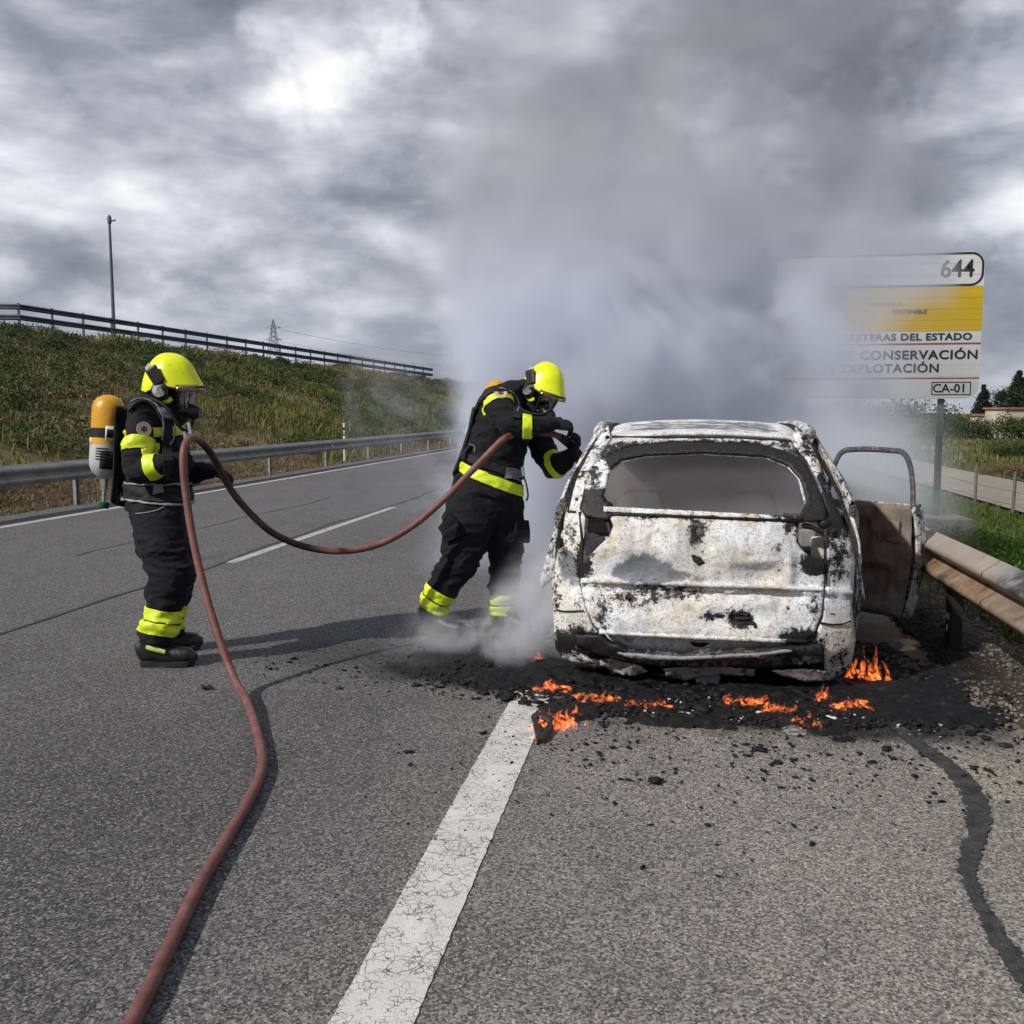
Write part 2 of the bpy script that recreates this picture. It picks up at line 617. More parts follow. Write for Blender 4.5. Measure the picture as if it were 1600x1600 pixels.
def emb_z(X, Y):
    cx, cz = crest(Y)
    t = np.clip((FOOTX - X) / np.maximum(FOOTX - cx, 2.0), 0, 1)
    z = cz * (t * .86 + .14 * np.sin(t * math.pi / 2))
    z = np.where(X < cx, cz - np.clip((cx - X) * .02, 0, .4), z)
    bumps = (vnoise(X, Y, 2.6, 1) - .5) * .75 + (vnoise(X, Y, .9, 2) - .5) * .30
    return z + bumps * np.clip(t * 6, 0, 1) * np.clip((1.02 - t) * 10, .12, 1) - .03


def right_z(X, Y):
    z = np.interp(X, [1.6, 2.2, 3.6, 5.2, 7.2, 9.0], [-.02, -.05, -.13, -.62, -1.15, -1.25])
    far = np.clip((X - 14) / 60, 0, 1)
    return z + (vnoise(X, Y, 1.3, 3) - .5) * .10 * np.clip((X - 2) / 2, 0, 1) * np.where((X > 9) & (X < 14.5), .0, 1) + (vnoise(X, Y, 9, 4) - .5) * .5 * far


sheet('embankment', np.concatenate([np.linspace(-130, -40, 30), np.linspace(-39, -10.0, 90)]),
      np.concatenate([np.linspace(-8, 90, 180), np.linspace(92, 260, 30)]), emb_z, M_EARTH)
sheet('ground', np.concatenate([np.linspace(1.66, 9, 50), np.linspace(9.4, 30, 30), np.geomspace(33, 2600, 26)]),
      np.concatenate([np.linspace(-12, 40, 110), np.geomspace(42, 3200, 50)]), right_z, M_FIELD)
base = sheet('plain', np.linspace(-3000, 3000, 9), np.linspace(-300, 3500, 9), lambda X, Y: X * 0 - 1.9, M_FIELD)
sheet('road', np.linspace(FOOTX + .45, 1.70, 26), np.concatenate([np.linspace(-8, 30, 77), np.linspace(32, 420, 60)]),
      lambda X, Y: X * 0 + np.where(X > 1.6, -.004, 0), M_ASPH)
sheet('service_lane', np.linspace(9.5, 13.6, 8), np.linspace(-8, 150, 60), lambda X, Y: X * 0 - 1.14, M_TRACK)
sheet('verge', np.linspace(1.69, 2.75, 12), np.linspace(-6, 60, 130), lambda X, Y: right_z(X, Y) + .035 + (vnoise(X, Y, .25, 5) - .5) * .04, M_VERGE)


def strip(name, pts, widths, z, mat, kind='structure', jag=0.0, sub=1):
    v, f = [], []
    P = [Vector((p[0], p[1], 0)) for p in pts]
    n = len(P)
    for i in range(n):
        t = (P[min(i + 1, n - 1)] - P[max(i - 1, 0)]).normalized()
        nr = Vector((t.y, -t.x, 0))
        w = widths if isinstance(widths, (int, float)) else widths[i]
        a = P[i] - nr * (w / 2 + random.uniform(-jag, jag))
        b = P[i] + nr * (w / 2 + random.uniform(-jag, jag))
        v += [(a.x, a.y, z), (b.x, b.y, z)]
    for i in range(n - 1):
        f.append((2 * i, 2 * i + 1, 2 * i + 3, 2 * i + 2))
    o = np_obj(name, v, f, mat)
    if kind:
        o['kind'] = kind
    return o


ys_near = [1.2 + i * .03 for i in range(int((4.78 - 1.2) / .03))]
strip('shoulder_line', [(-.735, y) for y in ys_near] + [(-.735, 4.8 + .06 * i) for i in range(8)], .215, .004, M_LINE, jag=.0022)
strip('shoulder_line', [(-.735, 5.6 + i * .5) for i in range(200)], .2, .004, M_LINE, jag=.004)
for k, (y0, y1) in enumerate(((9.3, 15.3), (26.5, 31.0), (43, 47.5), (59, 64))):
    strip('lane_line', [(-4.53, y0 + (y1 - y0) * i / 40) for i in range(41)], .12, .004, M_LINE2, jag=.004)
strip('edge_line', [(-9.02 + .0 * i, 2 + i * .5) for i in range(320)], .16, .004, M_LINE2, jag=.004)
crk = spline([G(*q) for q in ((1372, 1110), (1392, 1128), (1440, 1168), (1490, 1205), (1523, 1250), (1527, 1300), (1513, 1350), (1520, 1395), (1545, 1440), (1575, 1490), (1608, 1530), (1660, 1600), (1700, 1680), (1740, 1800), (1740, 2000))], 17)
strip('crack_sealant', crk, [.050 + .045 * math.sin(i * .024 + .2) ** 2 + .016 * mnoise.noise(Vector((i * .21, 0, 0))) for i in range(len(crk))], .006, M_TAR, jag=.0095)
j1 = [( -4.66 + .05 * math.sin(y * .9) + .03 * math.sin(y * 2.3), y) for y in np.linspace(3.5, 40, 150)]
strip('joint_crack', j1, [.035 + .02 * math.sin(i * .7) ** 2 for i in range(150)], .005, M_TAR, jag=.008)
j2 = [( -6.3 + .10 * math.sin(y * .5) + .05 * math.sin(y * 1.7), y) for y in np.linspace(9.5, 17, 60)]
strip('joint_crack', j2, .022, .005, M_TAR, jag=.006)


# ================================================================== GUARD RAILS
def w_beam(bm, x, y0, y1, z0, z1, depth, side, waves=2):
    """corrugated beam along Y at x; it bulges towards side (+1/-1)"""
    prof = []
    n = 22
    for i in range(n + 1):
        t = i / n
        d = .5 - .5 * math.cos(t * waves * 2 * math.pi)
        prof.append((x + side * depth * (d ** .8), z0 + (z1 - z0) * t))
    back = [(px - side * .004, pz) for px, pz in prof[::-1]]
    loop = prof + back
    r0 = [bm.verts.new((px, y0, pz)) for px, pz in loop]
    r1 = [bm.verts.new((px, y1, pz)) for px, pz in loop]
    k = len(loop)
    for i in range(k):
        bm.faces.new((r0[i], r0[(i + 1) % k], r1[(i + 1) % k], r1[i]))
    for r in (r0, r1):
        for i in range(n):
            try:
                bm.faces.new((r[i], r[i + 1], r[k - 2 - i], r[k - 1 - i]))
            except ValueError:
                pass


def post_bm(x, y, z0, z1, w=.1, d=.055):
    bm = bmesh.new()
    add_box(bm, (x, y, (z0 + z1) / 2), (.006, w, z1 - z0))
    add_box(bm, (x + d / 2, y - w / 2, (z0 + z1) / 2), (d, .006, z1 - z0))
    add_box(bm, (x + d / 2, y + w / 2, (z0 + z1) / 2), (d, .006, z1 - z0))
    return bm


# low rail along the far carriageway edge
gl = empty('guard_rail', (-9.9, 20, 0), 'low galvanised crash barrier along the far edge of the road below the grassy slope', 'guard rail')
y = 7.0
k = 0
while y < 75:
    bm = bmesh.new()
    w_beam(bm, -9.93 - .004 * (k % 2), y, y + 4.32, .435, .765, .085, 1, 2)
    bm_obj('beam', bm, M_GALV, gl, True, 60)
    k += 1
    y += 4.0
for i in range(17):
    yp = 7.0 + i * 4.0 + 3.85
    bm_obj('post', post_bm(-10.0, yp, -.1, .74), M_GALV, gl, False)
M_REFL = simple('reflector film', (.75, .72, .66), .3, .15, 30)
for yy in (15.3, 27.2, 39.4):
    box_obj('reflector', (-9.9, yy, .60), (.03, .09, .10), M_REFL, gl)

# burnt rail by the car
gr = empty('guard_rail', (1.75, 6, 0), 'scorched galvanised crash barrier with rusty brown lower wave beside the burnt car', 'guard rail')
for y0 in (-2.3, 1.7, 5.7, 9.7, 13.7, 17.7, 21.7):
    bm = bmesh.new()
    w_beam(bm, 1.83, y0, y0 + 4.02, .40, .735, .095, -1, 2)
    bm_obj('beam', bm, M_GALV_BURN, gr, True, 60)
for yp in (-1.2, 2.7, 6.75, 10.7, 14.7, 18.7):
    p = bm_obj('post', post_bm(1.86, yp, -.2, .70, .13, .07), M_BLACKSTEEL, gr, False)
    for dy, dz_ in ((-.025, .20), (.03, .20), (0, .12)):
        box_obj('bolt_slot', (1.853, yp + dy, dz_), (.006, .016, .04), M_REFL, p, None, .003)
for yb in (3.4, 4.9, 7.4):
    bm = bmesh.new()
    bmesh.ops.create_uvsphere(bm, u_segments=10, v_segments=6, radius=.018, matrix=Matrix.Translation((1.825, yb, .567)))
    bm_obj('bolt', bm, M_REFL, gr)

# two-beam rail along the top of the embankment
gu = empty('guard_rail', CR0, 'dark double-beam crash barrier along the top of the grassy embankment', 'guard rail')
side_v = Vector((CRU.y, -CRU.x, 0)).normalized()


def crest_pt(s):
    return CR0 + CRU * s


def beam_seg(a, b, z0, z1):
    bm = bmesh.new()
    n = 10
    prof = []
    for i in range(n + 1):
        t = i / n
        d = .5 - .5 * math.cos(t * 4 * math.pi)
        prof.append((.07 * d, z0 + (z1 - z0) * t))
    loop = prof + [(-.02, z1), (-.02, z0)]
    r0 = [bm.verts.new(a + side_v * u + ZV * w) for u, w in loop]
    r1 = [bm.verts.new(b + side_v * u + ZV * w) for u, w in loop]
    k = len(loop)
    for i in range(k):
        bm.faces.new((r0[i], r0[(i + 1) % k], r1[(i + 1) % k], r1[i]))
    bm.faces.new(r0)
    bm.faces.new(r1[::-1])
    bm_obj('beam', bm, M_GALV_DARK, gu, True, 60)


for i in range(24):
    a, b = crest_pt(i * 2.0), crest_pt(i * 2.0 + 2.0)
    beam_seg(a, b, .36, .62)
    beam_seg(a, b, .84, 1.10)
    bm = bmesh.new()
    add_box(bm, a - side_v * .06 + ZV * .40, (.10, .07, 1.5), None, .008)
    bm_obj('post', bm, M_GALV_DARK, gu, False)
left_end = CR0 - RT * 2.4 - ZV * .02 - FH * .6
ends = [CR0, left_end] + [left_end - RT * 2.0 * k - FH * .5 * k for k in range(1, 9)]
for a, b in zip(ends[1:], ends[:-1]):
    beam_seg(a, b, .36, .62)
    beam_seg(a, b, .84, 1.10)
    bm = bmesh.new()
    add_box(bm, a - side_v * .06 + ZV * .40, (.10, .07, 1.5), None, .008)
    bm_obj('post', bm, M_GALV_DARK, gu, False)

# ================================================================== FAR THINGS: lamp post, pylon, marker post, fence
M_POST = simple('grey mast paint', (.10, .105, .115), .6, .25, 3)
lp0, lp1 = DP(178, 515, 62), DP(168, 352, 62)
lampo = empty('lamp_post', lp0, 'tall thin lamp post with a small fitting on top, beyond the upper crash barrier', 'lamp post')
zt = lp1.z - lp0.z
tube_obj('mast', [lp0 - ZV * 1.5, lp0 + ZV * zt * .5, lp0 + ZV * zt], [.12, .10, .075], M_POST, lampo, 10)
tube_obj('fitting', [lp0 + ZV * (zt - .02), lp0 + ZV * (zt + .35), lp0 + ZV * (zt + .5)], [.12, .14, .06], M_POST, lampo, 10)
tube_obj('bracket', [lp0 + ZV * (zt + .1), lp0 + ZV * (zt + .2) + RT * .42], [.05, .05], M_POST, lampo, 8)

pb = DP(428, 560, 300)
pyl = empty('transmission_tower', pb, 'lattice power pylon on the skyline behind the upper crash barrier', 'pylon')
M_LATT = simple('pylon steel', (.20, .22, .26), .7, .2, 1)
ph = DP(428, 498, 300).z - pb.z


def bar(name, a, b, r, parent, mat=M_LATT, seg=5):
    return tube_obj(name, [a, b], [r, r], mat, parent, seg)


def pp(h, dx, dy):
    return pb + ZV * h * ph + RT * dx + FH * dy


for sx in (-1, 1):
    for sy in (-1, 1):
        tube_obj('leg', [pp(-.2, sx * 2.0, sy * 2.0), pp(.55, sx * .9, sy * .9), pp(.97, sx * .15, sy * .15)], [.16, .13, .10], M_LATT, pyl, 5)
lev = [-.2, .0, .18, .34, .48, .6, .72, .84, .95]
hw = [2.0, 1.73, 1.48, 1.25, 1.05, .82, .6, .4, .2]
for i in range(len(lev) - 1):
    for sy in (-1, 1):
        bm = bmesh.new()
        add_tube(bm, [pp(lev[i], -hw[i], sy * hw[i]), pp(lev[i + 1], hw[i + 1], sy * hw[i + 1])], [.08, .08], 4)
        add_tube(bm, [pp(lev[i], hw[i], sy * hw[i]), pp(lev[i + 1], -hw[i + 1], sy * hw[i + 1])], [.08, .08], 4)
        b_ = bm_obj('cross_brace', bm, M_LATT, pyl)
for hh, ww in ((.46, 2.6), (.76, 2.4)):
    bm = bmesh.new()
    add_tube(bm, [pp(hh, -ww, 0), pp(hh, ww, 0)], [.12, .12], 5)
    add_tube(bm, [pp(hh, -ww, 0), pp(hh + .09, 0, 0)], [.09, .09], 5)
    add_tube(bm, [pp(hh, ww, 0), pp(hh + .09, 0, 0)], [.09, .09], 5)
    bm_obj('cross_arm', bm, M_LATT, pyl)
for hh, ww in ((.46, 2.6), (.76, 2.4)):
    a = pp(hh - .05, ww, 0)
    b = a + RT * 120 + FH * 60 + ZV * 1
    pts = [a.lerp(b, t) - ZV * 7 * math.sin(t * math.pi) for t in np.linspace(0, 1, 14)]
    tube_obj('power_cable', pts, .045, M_LATT, pyl, 4)

dl = AX(538, 700, -10.25)
dl.z = -.02
mk = empty('marker_post', dl, 'white roadside marker post with a black band standing behind the low barrier', 'marker post')
M_WHITE = simple('white plastic', (.72, .72, .70), .5, .1, 10)
M_BLACKPL = simple('black plastic', (.012, .012, .013), .5, .4, 14)
for nm, z0, z1, mt in (('shaft', 0, .86, M_WHITE), ('black_band', .86, 1.12, M_BLACKPL), ('cap', 1.12, 1.26, M_WHITE)):
    box_obj(nm, dl + ZV * (z0 + z1) / 2, (.06, .13 if nm != 'cap' else .125, z1 - z0), mt, mk, Matrix.Rotation(.25, 3, 'Z'), .012)
for zz_, s in ((1.0, .05), (.93, .04)):
    box_obj('reflector', dl + ZV * zz_ + Vector((.02, -.055, 0)), (.05, .04, s), M_REFL, mk, Matrix.Rotation(.25, 3, 'Z'), .006)

fence = empty('wire_fence', (8.9, 28, -1.2), 'thin post-and-wire fence between the grass and the pale service lane', 'fence')
M_FPOST = simple('fence post', (.12, .11, .10), .8, .3, 10)
fy = [20.5, 23.6, 27.0, 30.2, 34.0, 38, 42, 46, 50, 55, 60]
for i, yv in enumerate(fy):
    tube_obj('post', [(8.9, yv, -1.4), (8.9 + .03 * math.sin(i), yv, .02)], .045, M_FPOST, fence, 8)
for zz_ in (-.15, -.5, -.85):
    tube_obj('wire', [(8.9, yv, zz_ - (.04 if i % 2 else 0)) for i, yv in enumerate(fy)], .006, M_FPOST, fence, 4)

# ================================================================== VEGETATION AND STONES (nobody could count them)
M_GRASS = foliage('slope grass', [(0.28, (0.0459, 0.0594, 0.0216)), (0.42, (0.1013, 0.1215, 0.0351)), (0.52, (0.162, 0.1647, 0.0567)), (0.62, (0.2228, 0.1755, 0.0918)), (0.8, (0.1755, 0.1418, 0.0878))], .40)
M_FLOWER = foliage('yellow-green weed', [(0.3, (0.085, 0.105, 0.024)), (0.6, (0.16, 0.165, 0.04)), (0.8, (0.25, 0.22, 0.05))], .8)
M_SHRUB = foliage('dark scrub', [(0.3, (0.027, 0.0405, 0.0162)), (0.55, (0.0607, 0.0864, 0.0297)), (0.75, (0.1215, 0.1148, 0.054))], .8)
M_DRY = foliage('dry brush', [(0.3, (0.108, 0.0783, 0.0486)), (0.55, (0.216, 0.1593, 0.0945)), (0.75, (0.3105, 0.243, 0.1485))], .8)
M_WEED = foliage('leafy weed', [(0.3, (0.0375, 0.0813, 0.0125)), (0.5, (0.075, 0.15, 0.0225)), (0.7, (0.125, 0.2063, 0.0375))], 1.6)
M_RGRASS = foliage('verge grass', [(0.3, (0.0375, 0.0625, 0.0125)), (0.5, (0.0813, 0.1187, 0.0225)), (0.7, (0.15, 0.1625, 0.05))], .7)


def blades(name, P, h, w, mat, lean=.35, kind='stuff', bend=True):
    n = len(P)
    a = rng.uniform(0, 2 * math.pi, n)
    d = np.stack([np.cos(a), np.sin(a), np.zeros(n)], 1)
    l = rng.uniform(0, lean, n)[:, None]
    a2 = rng.uniform(0, 2 * math.pi, n)
    ld = np.stack([np.cos(a2), np.sin(a2), np.zeros(n)], 1)
    up = np.array([0, 0, 1.0])
    h = h[:, None]
    w = w[:, None]
    mid = P + up * h * .55 + ld * l * h * .35
    tip = P + up * h * (1 - .25 * l) + ld * l * h
    v = np.stack([P - d * w, P + d * w, mid - d * w * .8, mid + d * w * .8, tip], 1).reshape(-1, 3)
    i = np.arange(n)[:, None] * 5
    f = np.concatenate([i + np.array([[0, 1, 3]]), i + np.array([[0, 3, 2]]), i + np.array([[2, 3, 4]])], 0)
    o = np_obj(name, v, f, mat)
    o['kind'] = kind
    return o


def leafcloud(centres, radii, per, size, flat=.75, shell=.55):
    """leaf-sized quads through the volume of uneven clumps"""
    V = []
    for c, r, n in zip(centres, radii, per):
        u = rng.normal(size=(n, 3))
        u /= np.linalg.norm(u, axis=1)[:, None]
        rad = rng.uniform(shell, 1.0, n) ** .6
        lump = 1 + .28 * np.sin(u[:, 0] * 5 + c[0] * 3) * np.cos(u[:, 1] * 4 + c[1]) + rng.normal(0, .10, n)
        V.append(np.array(c) + u * (rad * lump)[:, None] * np.array([r, r, r * flat]))
    P = np.concatenate(V)
    n = len(P)
    a = rng.normal(size=(n, 3))
    a /= np.linalg.norm(a, axis=1)[:, None]
    b = np.cross(a, rng.normal(size=(n, 3)))
    b /= np.linalg.norm(b, axis=1)[:, None]
    s = (size * rng.uniform(.6, 1.4, n))[:, None]
    v = np.stack([P - a * s, P + b * s * .5, P + a * s, P - b * s * .5], 1).reshape(-1, 3)
    f = np.arange(n)[:, None] * 4 + np.array([[0, 1, 2, 3]])
    return v, f


def emb_points(n, lo=.0, hi=1.0):
    """points on the slope, denser where it is near"""
    Y = 9 + 95 * rng.uniform(0, 1, n) ** 1.25
    t = rng.uniform(lo, hi, n)
    cx, cz = crest(Y)
    X = FOOTX + .25 + (cx - FOOTX - .25) * t
    # keep to what can be seen from the road
    vx = X * RT.x + Y * RT.y
    vy = X * FH.x + Y * FH.y
    keep = (np.abs(vx / vy) < .62) | ((vx / vy > -1.25) & (rng.uniform(0, 1, n) < .35))
    X, Y = X[keep], Y[keep]
    return np.stack([X, Y, emb_z(X, Y)], 1), t[keep]


P, t = emb_points(200000)
dens = vnoise(P[:, 0], P[:, 1], 2.4, 8) * .6 + vnoise(P[:, 0], P[:, 1], .8, 41) * .5
keep = (rng.uniform(0, 1, len(P)) < (dens - .25) * 1.7) & (P[:, 0] < FOOTX - .9 - 1.2 * vnoise(P[:, 0] * 0, P[:, 1], 2.5, 3))
P = P[keep]
dist = np.linalg.norm(P, axis=1)
hh = (.10 + .34 * vnoise(P[:, 0], P[:, 1], 1.8, 9) ** 1.6) * rng.uniform(.4, 1.5, len(P))
blades('slope_grass', P, hh, .010 + dist * .00042, M_GRASS, .8)
P, t = emb_points(60000, .0, .55)
keep = (vnoise(P[:, 0], P[:, 1], 3.4, 12) > .60) & (rng.uniform(0, 1, len(P)) < .6)
P = P[keep]
blades('flowering_weeds', P, rng.uniform(.2, .6, len(P)), .012 + np.linalg.norm(P, axis=1) * .0004, M_FLOWER, .7)
C_, t = emb_points(2600, .06, 1.0)
keep = vnoise(C_[:, 0], C_[:, 1], 4.5, 14) > .46
C_ = C_[keep]
rad = rng.uniform(.22, .70, len(C_))
v, f = leafcloud(C_ + np.array([0, 0, .12]), rad, (90 + rad * 150).astype(int), .055, .6)
np_obj('low_scrub', v, f, M_SHRUB)['kind'] = 'stuff'
C_, t = emb_points(1900, .08, 1.0)
keep = vnoise(C_[:, 0], C_[:, 1], 3.7, 21) > .50
C_ = C_[keep]
rad = rng.uniform(.2, .55, len(C_))
v, f = leafcloud(C_ + np.array([0, 0, .1]), rad, (70 + rad * 120).astype(int), .045, .55)
np_obj('dry_brush', v, f, M_DRY)['kind'] = 'stuff'
# litter of dead leaves and stems at the foot of the slope behind the low rail
n = 30000
Y = 8 + 40 * rng.uniform(0, 1, n) ** 1.5
X = -10.0 - np.abs(rng.normal(0, .9, n))
Pl = np.stack([X, Y, np.maximum(emb_z(X, Y), -.02)], 1)
blades('dead_stems', Pl, rng.uniform(.03, .14, n), np.full(n, .011), M_DRY, 1.6)

# the right verge: weeds by the rail, grass down to the lane
def right_points(n, x0, x1, y0, y1, pw=1.3):
    X = rng.uniform(x0, x1, n)
    Y = y0 + (y1 - y0) * rng.uniform(0, 1, n) ** pw
    return np.stack([X, Y, right_z(X, Y)], 1)


P = right_points(60000, 2.35, 9.0, 4.0, 42)
P = P[rng.uniform(0, 1, len(P)) < .25 + .95 * vnoise(P[:, 0], P[:, 1], 1.1, 31)]
blades('verge_grass', P, rng.uniform(.08, .34, len(P)), .005 + P[:, 1] * .0005, M_RGRASS, .8)
C_ = right_points(620, 2.6, 6.2, 4.2, 15)
C_ = C_[(vnoise(C_[:, 0], C_[:, 1], 1.5, 33) > .40)]
rad = rng.uniform(.10, .26, len(C_))
v, f = leafcloud(C_ + np.array([0, 0, .14]), rad, (90 + rad * 420).astype(int), .022, .9, .2)
np_obj('leafy_weeds', v, f, M_WEED)['kind'] = 'stuff'
P = right_points(30000, 13.8, 60, 20, 120)
blades('field_grass', P, rng.uniform(.15, .5, len(P)), .03 + P[:, 1] * .0006, foliage('field grass', [(.32, (.05, .075, .018)), (.5, (.10, .11, .03)), (.6, (.30, .26, .11)), (.8, (.36, .31, .15))], .055), .8)


def stones(name, n, region, size, mat, zf):
    v, f = [], []
    ico = bmesh.new()
    bmesh.ops.create_icosphere(ico, subdivisions=1, radius=1)
    base = np.array([q.co[:] for q in ico.verts])
    tri = np.array([[w.index for w in q.verts] for q in ico.faces])
    ico.free()
    x0, x1, y0, y1 = region
    X = rng.uniform(x0, x1, n)
    Y = rng.uniform(y0, y1, n)
    S = size * np.exp(rng.normal(0, .45, n))
    Z = zf(X, Y)
    for i in range(n):
        q = base * (1 + rng.normal(0, .18, (len(base), 1))) * rng.uniform(.6, 1.3, 3) * S[i]
        a = rng.uniform(0, 6.28)
        q = q @ np.array([[math.cos(a), math.sin(a), 0], [-math.sin(a), math.cos(a), 0], [0, 0, .7]])
        v.append(q + np.array([X[i], Y[i], Z[i] + S[i] * .25]))
        f.append(tri + i * len(base))
    o = np_obj(name, np.concatenate(v), np.concatenate(f), mat)
    o['kind'] = 'stuff'
    return o


M_STONE = soil('gravel stones', [(.3, (.10, .085, .07)), (.5, (.21, .185, .15)), (.7, (.36, .33, .29))], 9, 40, .004, True)
stones('gravel', 4200, (1.64, 2.6, 4.2, 10), .0085, M_STONE, lambda X, Y: right_z(X, Y) + .035)
stones('gravel', 700, (-10.6, -10.0, 9, 30), .022, M_STONE, lambda X, Y: np.maximum(emb_z(X, Y), -.01))

# ================================================================== TREES, HEDGES, HOUSES IN THE DISTANCE
M_BARK = simple('bark', (.06, .045, .035), .9, .4, 3, 0, .02, 12)
M_TREE = foliage('tree leaves', [(.3, (.010, .022, .012)), (.55, (.022, .040, .020)), (.75, (.045, .065, .030))], .6)
M_HOUSE = simple('cream render', (.46, .41, .32), .85, .15, .6)
M_HROOF = simple('clay roof', (.26, .13, .08), .85, .3, 2)
M_DGLASS = simple('dark glazing', (.03, .035, .045), .2, .3, 2)


def far_ground(px, py, Y):
    p = AY(px, py, Y)
    return p


def tree(px, py, Y, h, r, label, kind='broad'):
    b = AY(px, py, Y)
    b.z = float(right_z(np.array([b.x]), np.array([b.y]))[0]) - .2
    t = empty('tree', b, label, 'tree', 'trees on the skyline by the sign')
    bm = bmesh.new()
    add_tube(bm, [b, b + ZV * h * .4 + RT * .1, b + ZV * h * .8], [h * .035, h * .024, h * .008], 8)
    for i in range(6):
        a = i * 2.4
        s = b + ZV * h * (.35 + .08 * i)
        e = s + Vector((math.cos(a) * r * .8, math.sin(a) * r * .8, h * .13))
        add_tube(bm, [s, s.lerp(e, .5) + ZV * .2, e], [h * .012, h * .008, h * .004], 5)
    bm_obj('trunk', bm, M_BARK, t)
    cs, rs = [], []
    if kind == 'conifer':
        for i in range(16):
            q = i / 15
            for j in range(3 if q < .9 else 1):
                a = random.uniform(0, 6.28)
                rr = r * (1 - q) * .75
                cs.append(b + ZV * h * (.22 + .78 * q) + Vector((math.cos(a) * rr, math.sin(a) * rr, 0)))
                rs.append(r * (.38 * (1 - q) + .14))
    else:
        for i in range(26):
            a = random.uniform(0, 6.28)
            q = random.uniform(0, 1)
            rr = r * random.uniform(.2, 1) * math.sin(math.pi * (.25 + .65 * q))
            cs.append(b + ZV * h * (.38 + .55 * q) + Vector((math.cos(a) * rr, math.sin(a) * rr, 0)))
            rs.append(r * random.uniform(.22, .42))
    v, f = leafcloud(cs, rs, [230] * len(cs), h * .016, .8, .15)
    np_obj('crown', v, f, M_TREE, t)


tree(1590, 640, 120, 7.6, 2.6, 'tallest dark tree on the right skyline, at the edge of the view', 'conifer')
tree(1562, 640, 126, 6.0, 2.9, 'shorter rounded tree between the sign and the tallest dark tree')
tree(1536, 640, 122, 6.2, 1.7, 'narrow dark tree rising just behind the lower right corner of the sign', 'conifer')
tree(1612, 640, 118, 6.6, 2.8, 'spreading dark tree partly cut off by the right edge beyond the tallest tree')
tree(1640, 640, 130, 6.0, 3.0, 'bushy tree past the right edge of the field')
for (px, Y, w, d, h, lab) in ((1590, 112, 5.0, 4, 3.2, 'cream house with flat roof below the tallest dark tree'),
                              (1553, 116, 3.2, 4, 2.5, 'small pale shed between the narrow tree and the cream house')):
    b = AY(px, 640, Y)
    b.z = -1.3
    hs = empty('house', b, lab, 'house')
    rm = Matrix.Rotation(.2, 3, 'Z')
    box_obj('wall', b + ZV * h / 2, (w, d, h), M_HOUSE, hs, rm, .02)
    box_obj('roof', b + ZV * (h + .12), (w + .4, d + .4, .22), M_HROOF, hs, rm, .03)
    for k in range(int(w // 1.3)):
        box_obj('window', b + rm @ Vector((-w / 2 + .8 + k * 1.3, -d / 2 - .012, 0)) + ZV * h * .55, (.7, .03, .9), M_DGLASS, hs, rm, .005)


def hedge(px0, px1, Y, h, depth, label, mat):
    a, b = AY(px0, 650, Y), AY(px1, 650, Y)
    m_ = (a + b) / 2
    z0 = float(right_z(np.array([m_.x]), np.array([m_.y]))[0])
    n = max(8, int((b - a).length / (h * .45)))
    cs = [a.lerp(b, i / (n - 1)) for i in range(n)]
    cs = [Vector((c.x, c.y + random.uniform(-1, 1) * depth / 2, z0 + h * random.uniform(.4, .6))) for c in cs]
    v, f = leafcloud(cs, [h * random.uniform(.5, .75) for _ in cs], [1100] * n, h * .042, .85, .0)
    tag(np_obj('hedge', v, f, mat), label, 'hedge')


hedge(1440, 1760, 105, 2.6, 5, 'long dark hedge at the foot of the skyline trees', M_SHRUB)
hedge(1556, 1680, 62, 1.25, 1.5, 'dark green hedge on the near side of the pale field', M_SHRUB)
hedge(1540, 1660, 45, .62, 1.0, 'low brown brushy bank between the field and the pale lane', M_DRY)
hedge(1100, 1460, 150, 4.5, 8, 'distant hedge that runs behind the smoke and the sign', M_SHRUB)

# ================================================================== ROAD SIGN ON ITS CONCRETE FOOT
SY = 13.0
s_tr, s_br = AY(1540, 392, SY), AY(1535, 623, SY)
SX1, SZ1, SZ0 = s_tr.x, s_tr.z, s_br.z
SX0 = SX1 - 2.55
SH = SZ1 - SZ0
sign = empty('road_sign', (SX1 - .5, SY, 0), 'large white and yellow roadworks information board on a steel post, half hidden by smoke', 'road sign')


def sign_white(name, col):
    m, T = material(name)
    n = T.noise(T.mapping(T.pos, (.5, 1, 22)), 3, 5, .65)
    c = T.ramp(n, [(.3, tuple(q * .86 for q in col)), (.7, col)])
    c = T.mix(T.math('MULTIPLY', T.sstep(T.noise(T.pos, 2.2, 5, .6), .5, .75), .25), c, (.42, .41, .38))
    pset(T, c, .5, 0, T.bump(n, .002), .4)
    return m


M_SW = sign_white('sign white', (.60, .605, .61))
M_SY = sign_white('sign yellow', (.56, .37, .010))
M_SK = simple('sign black', (.012, .012, .016), .5, .2, 20)
M_SR = simple('sign red', (.30, .035, .04), .5, .2, 20)


def row(py):
    return SZ1 - (py - 392) / (623 - 392) * SH


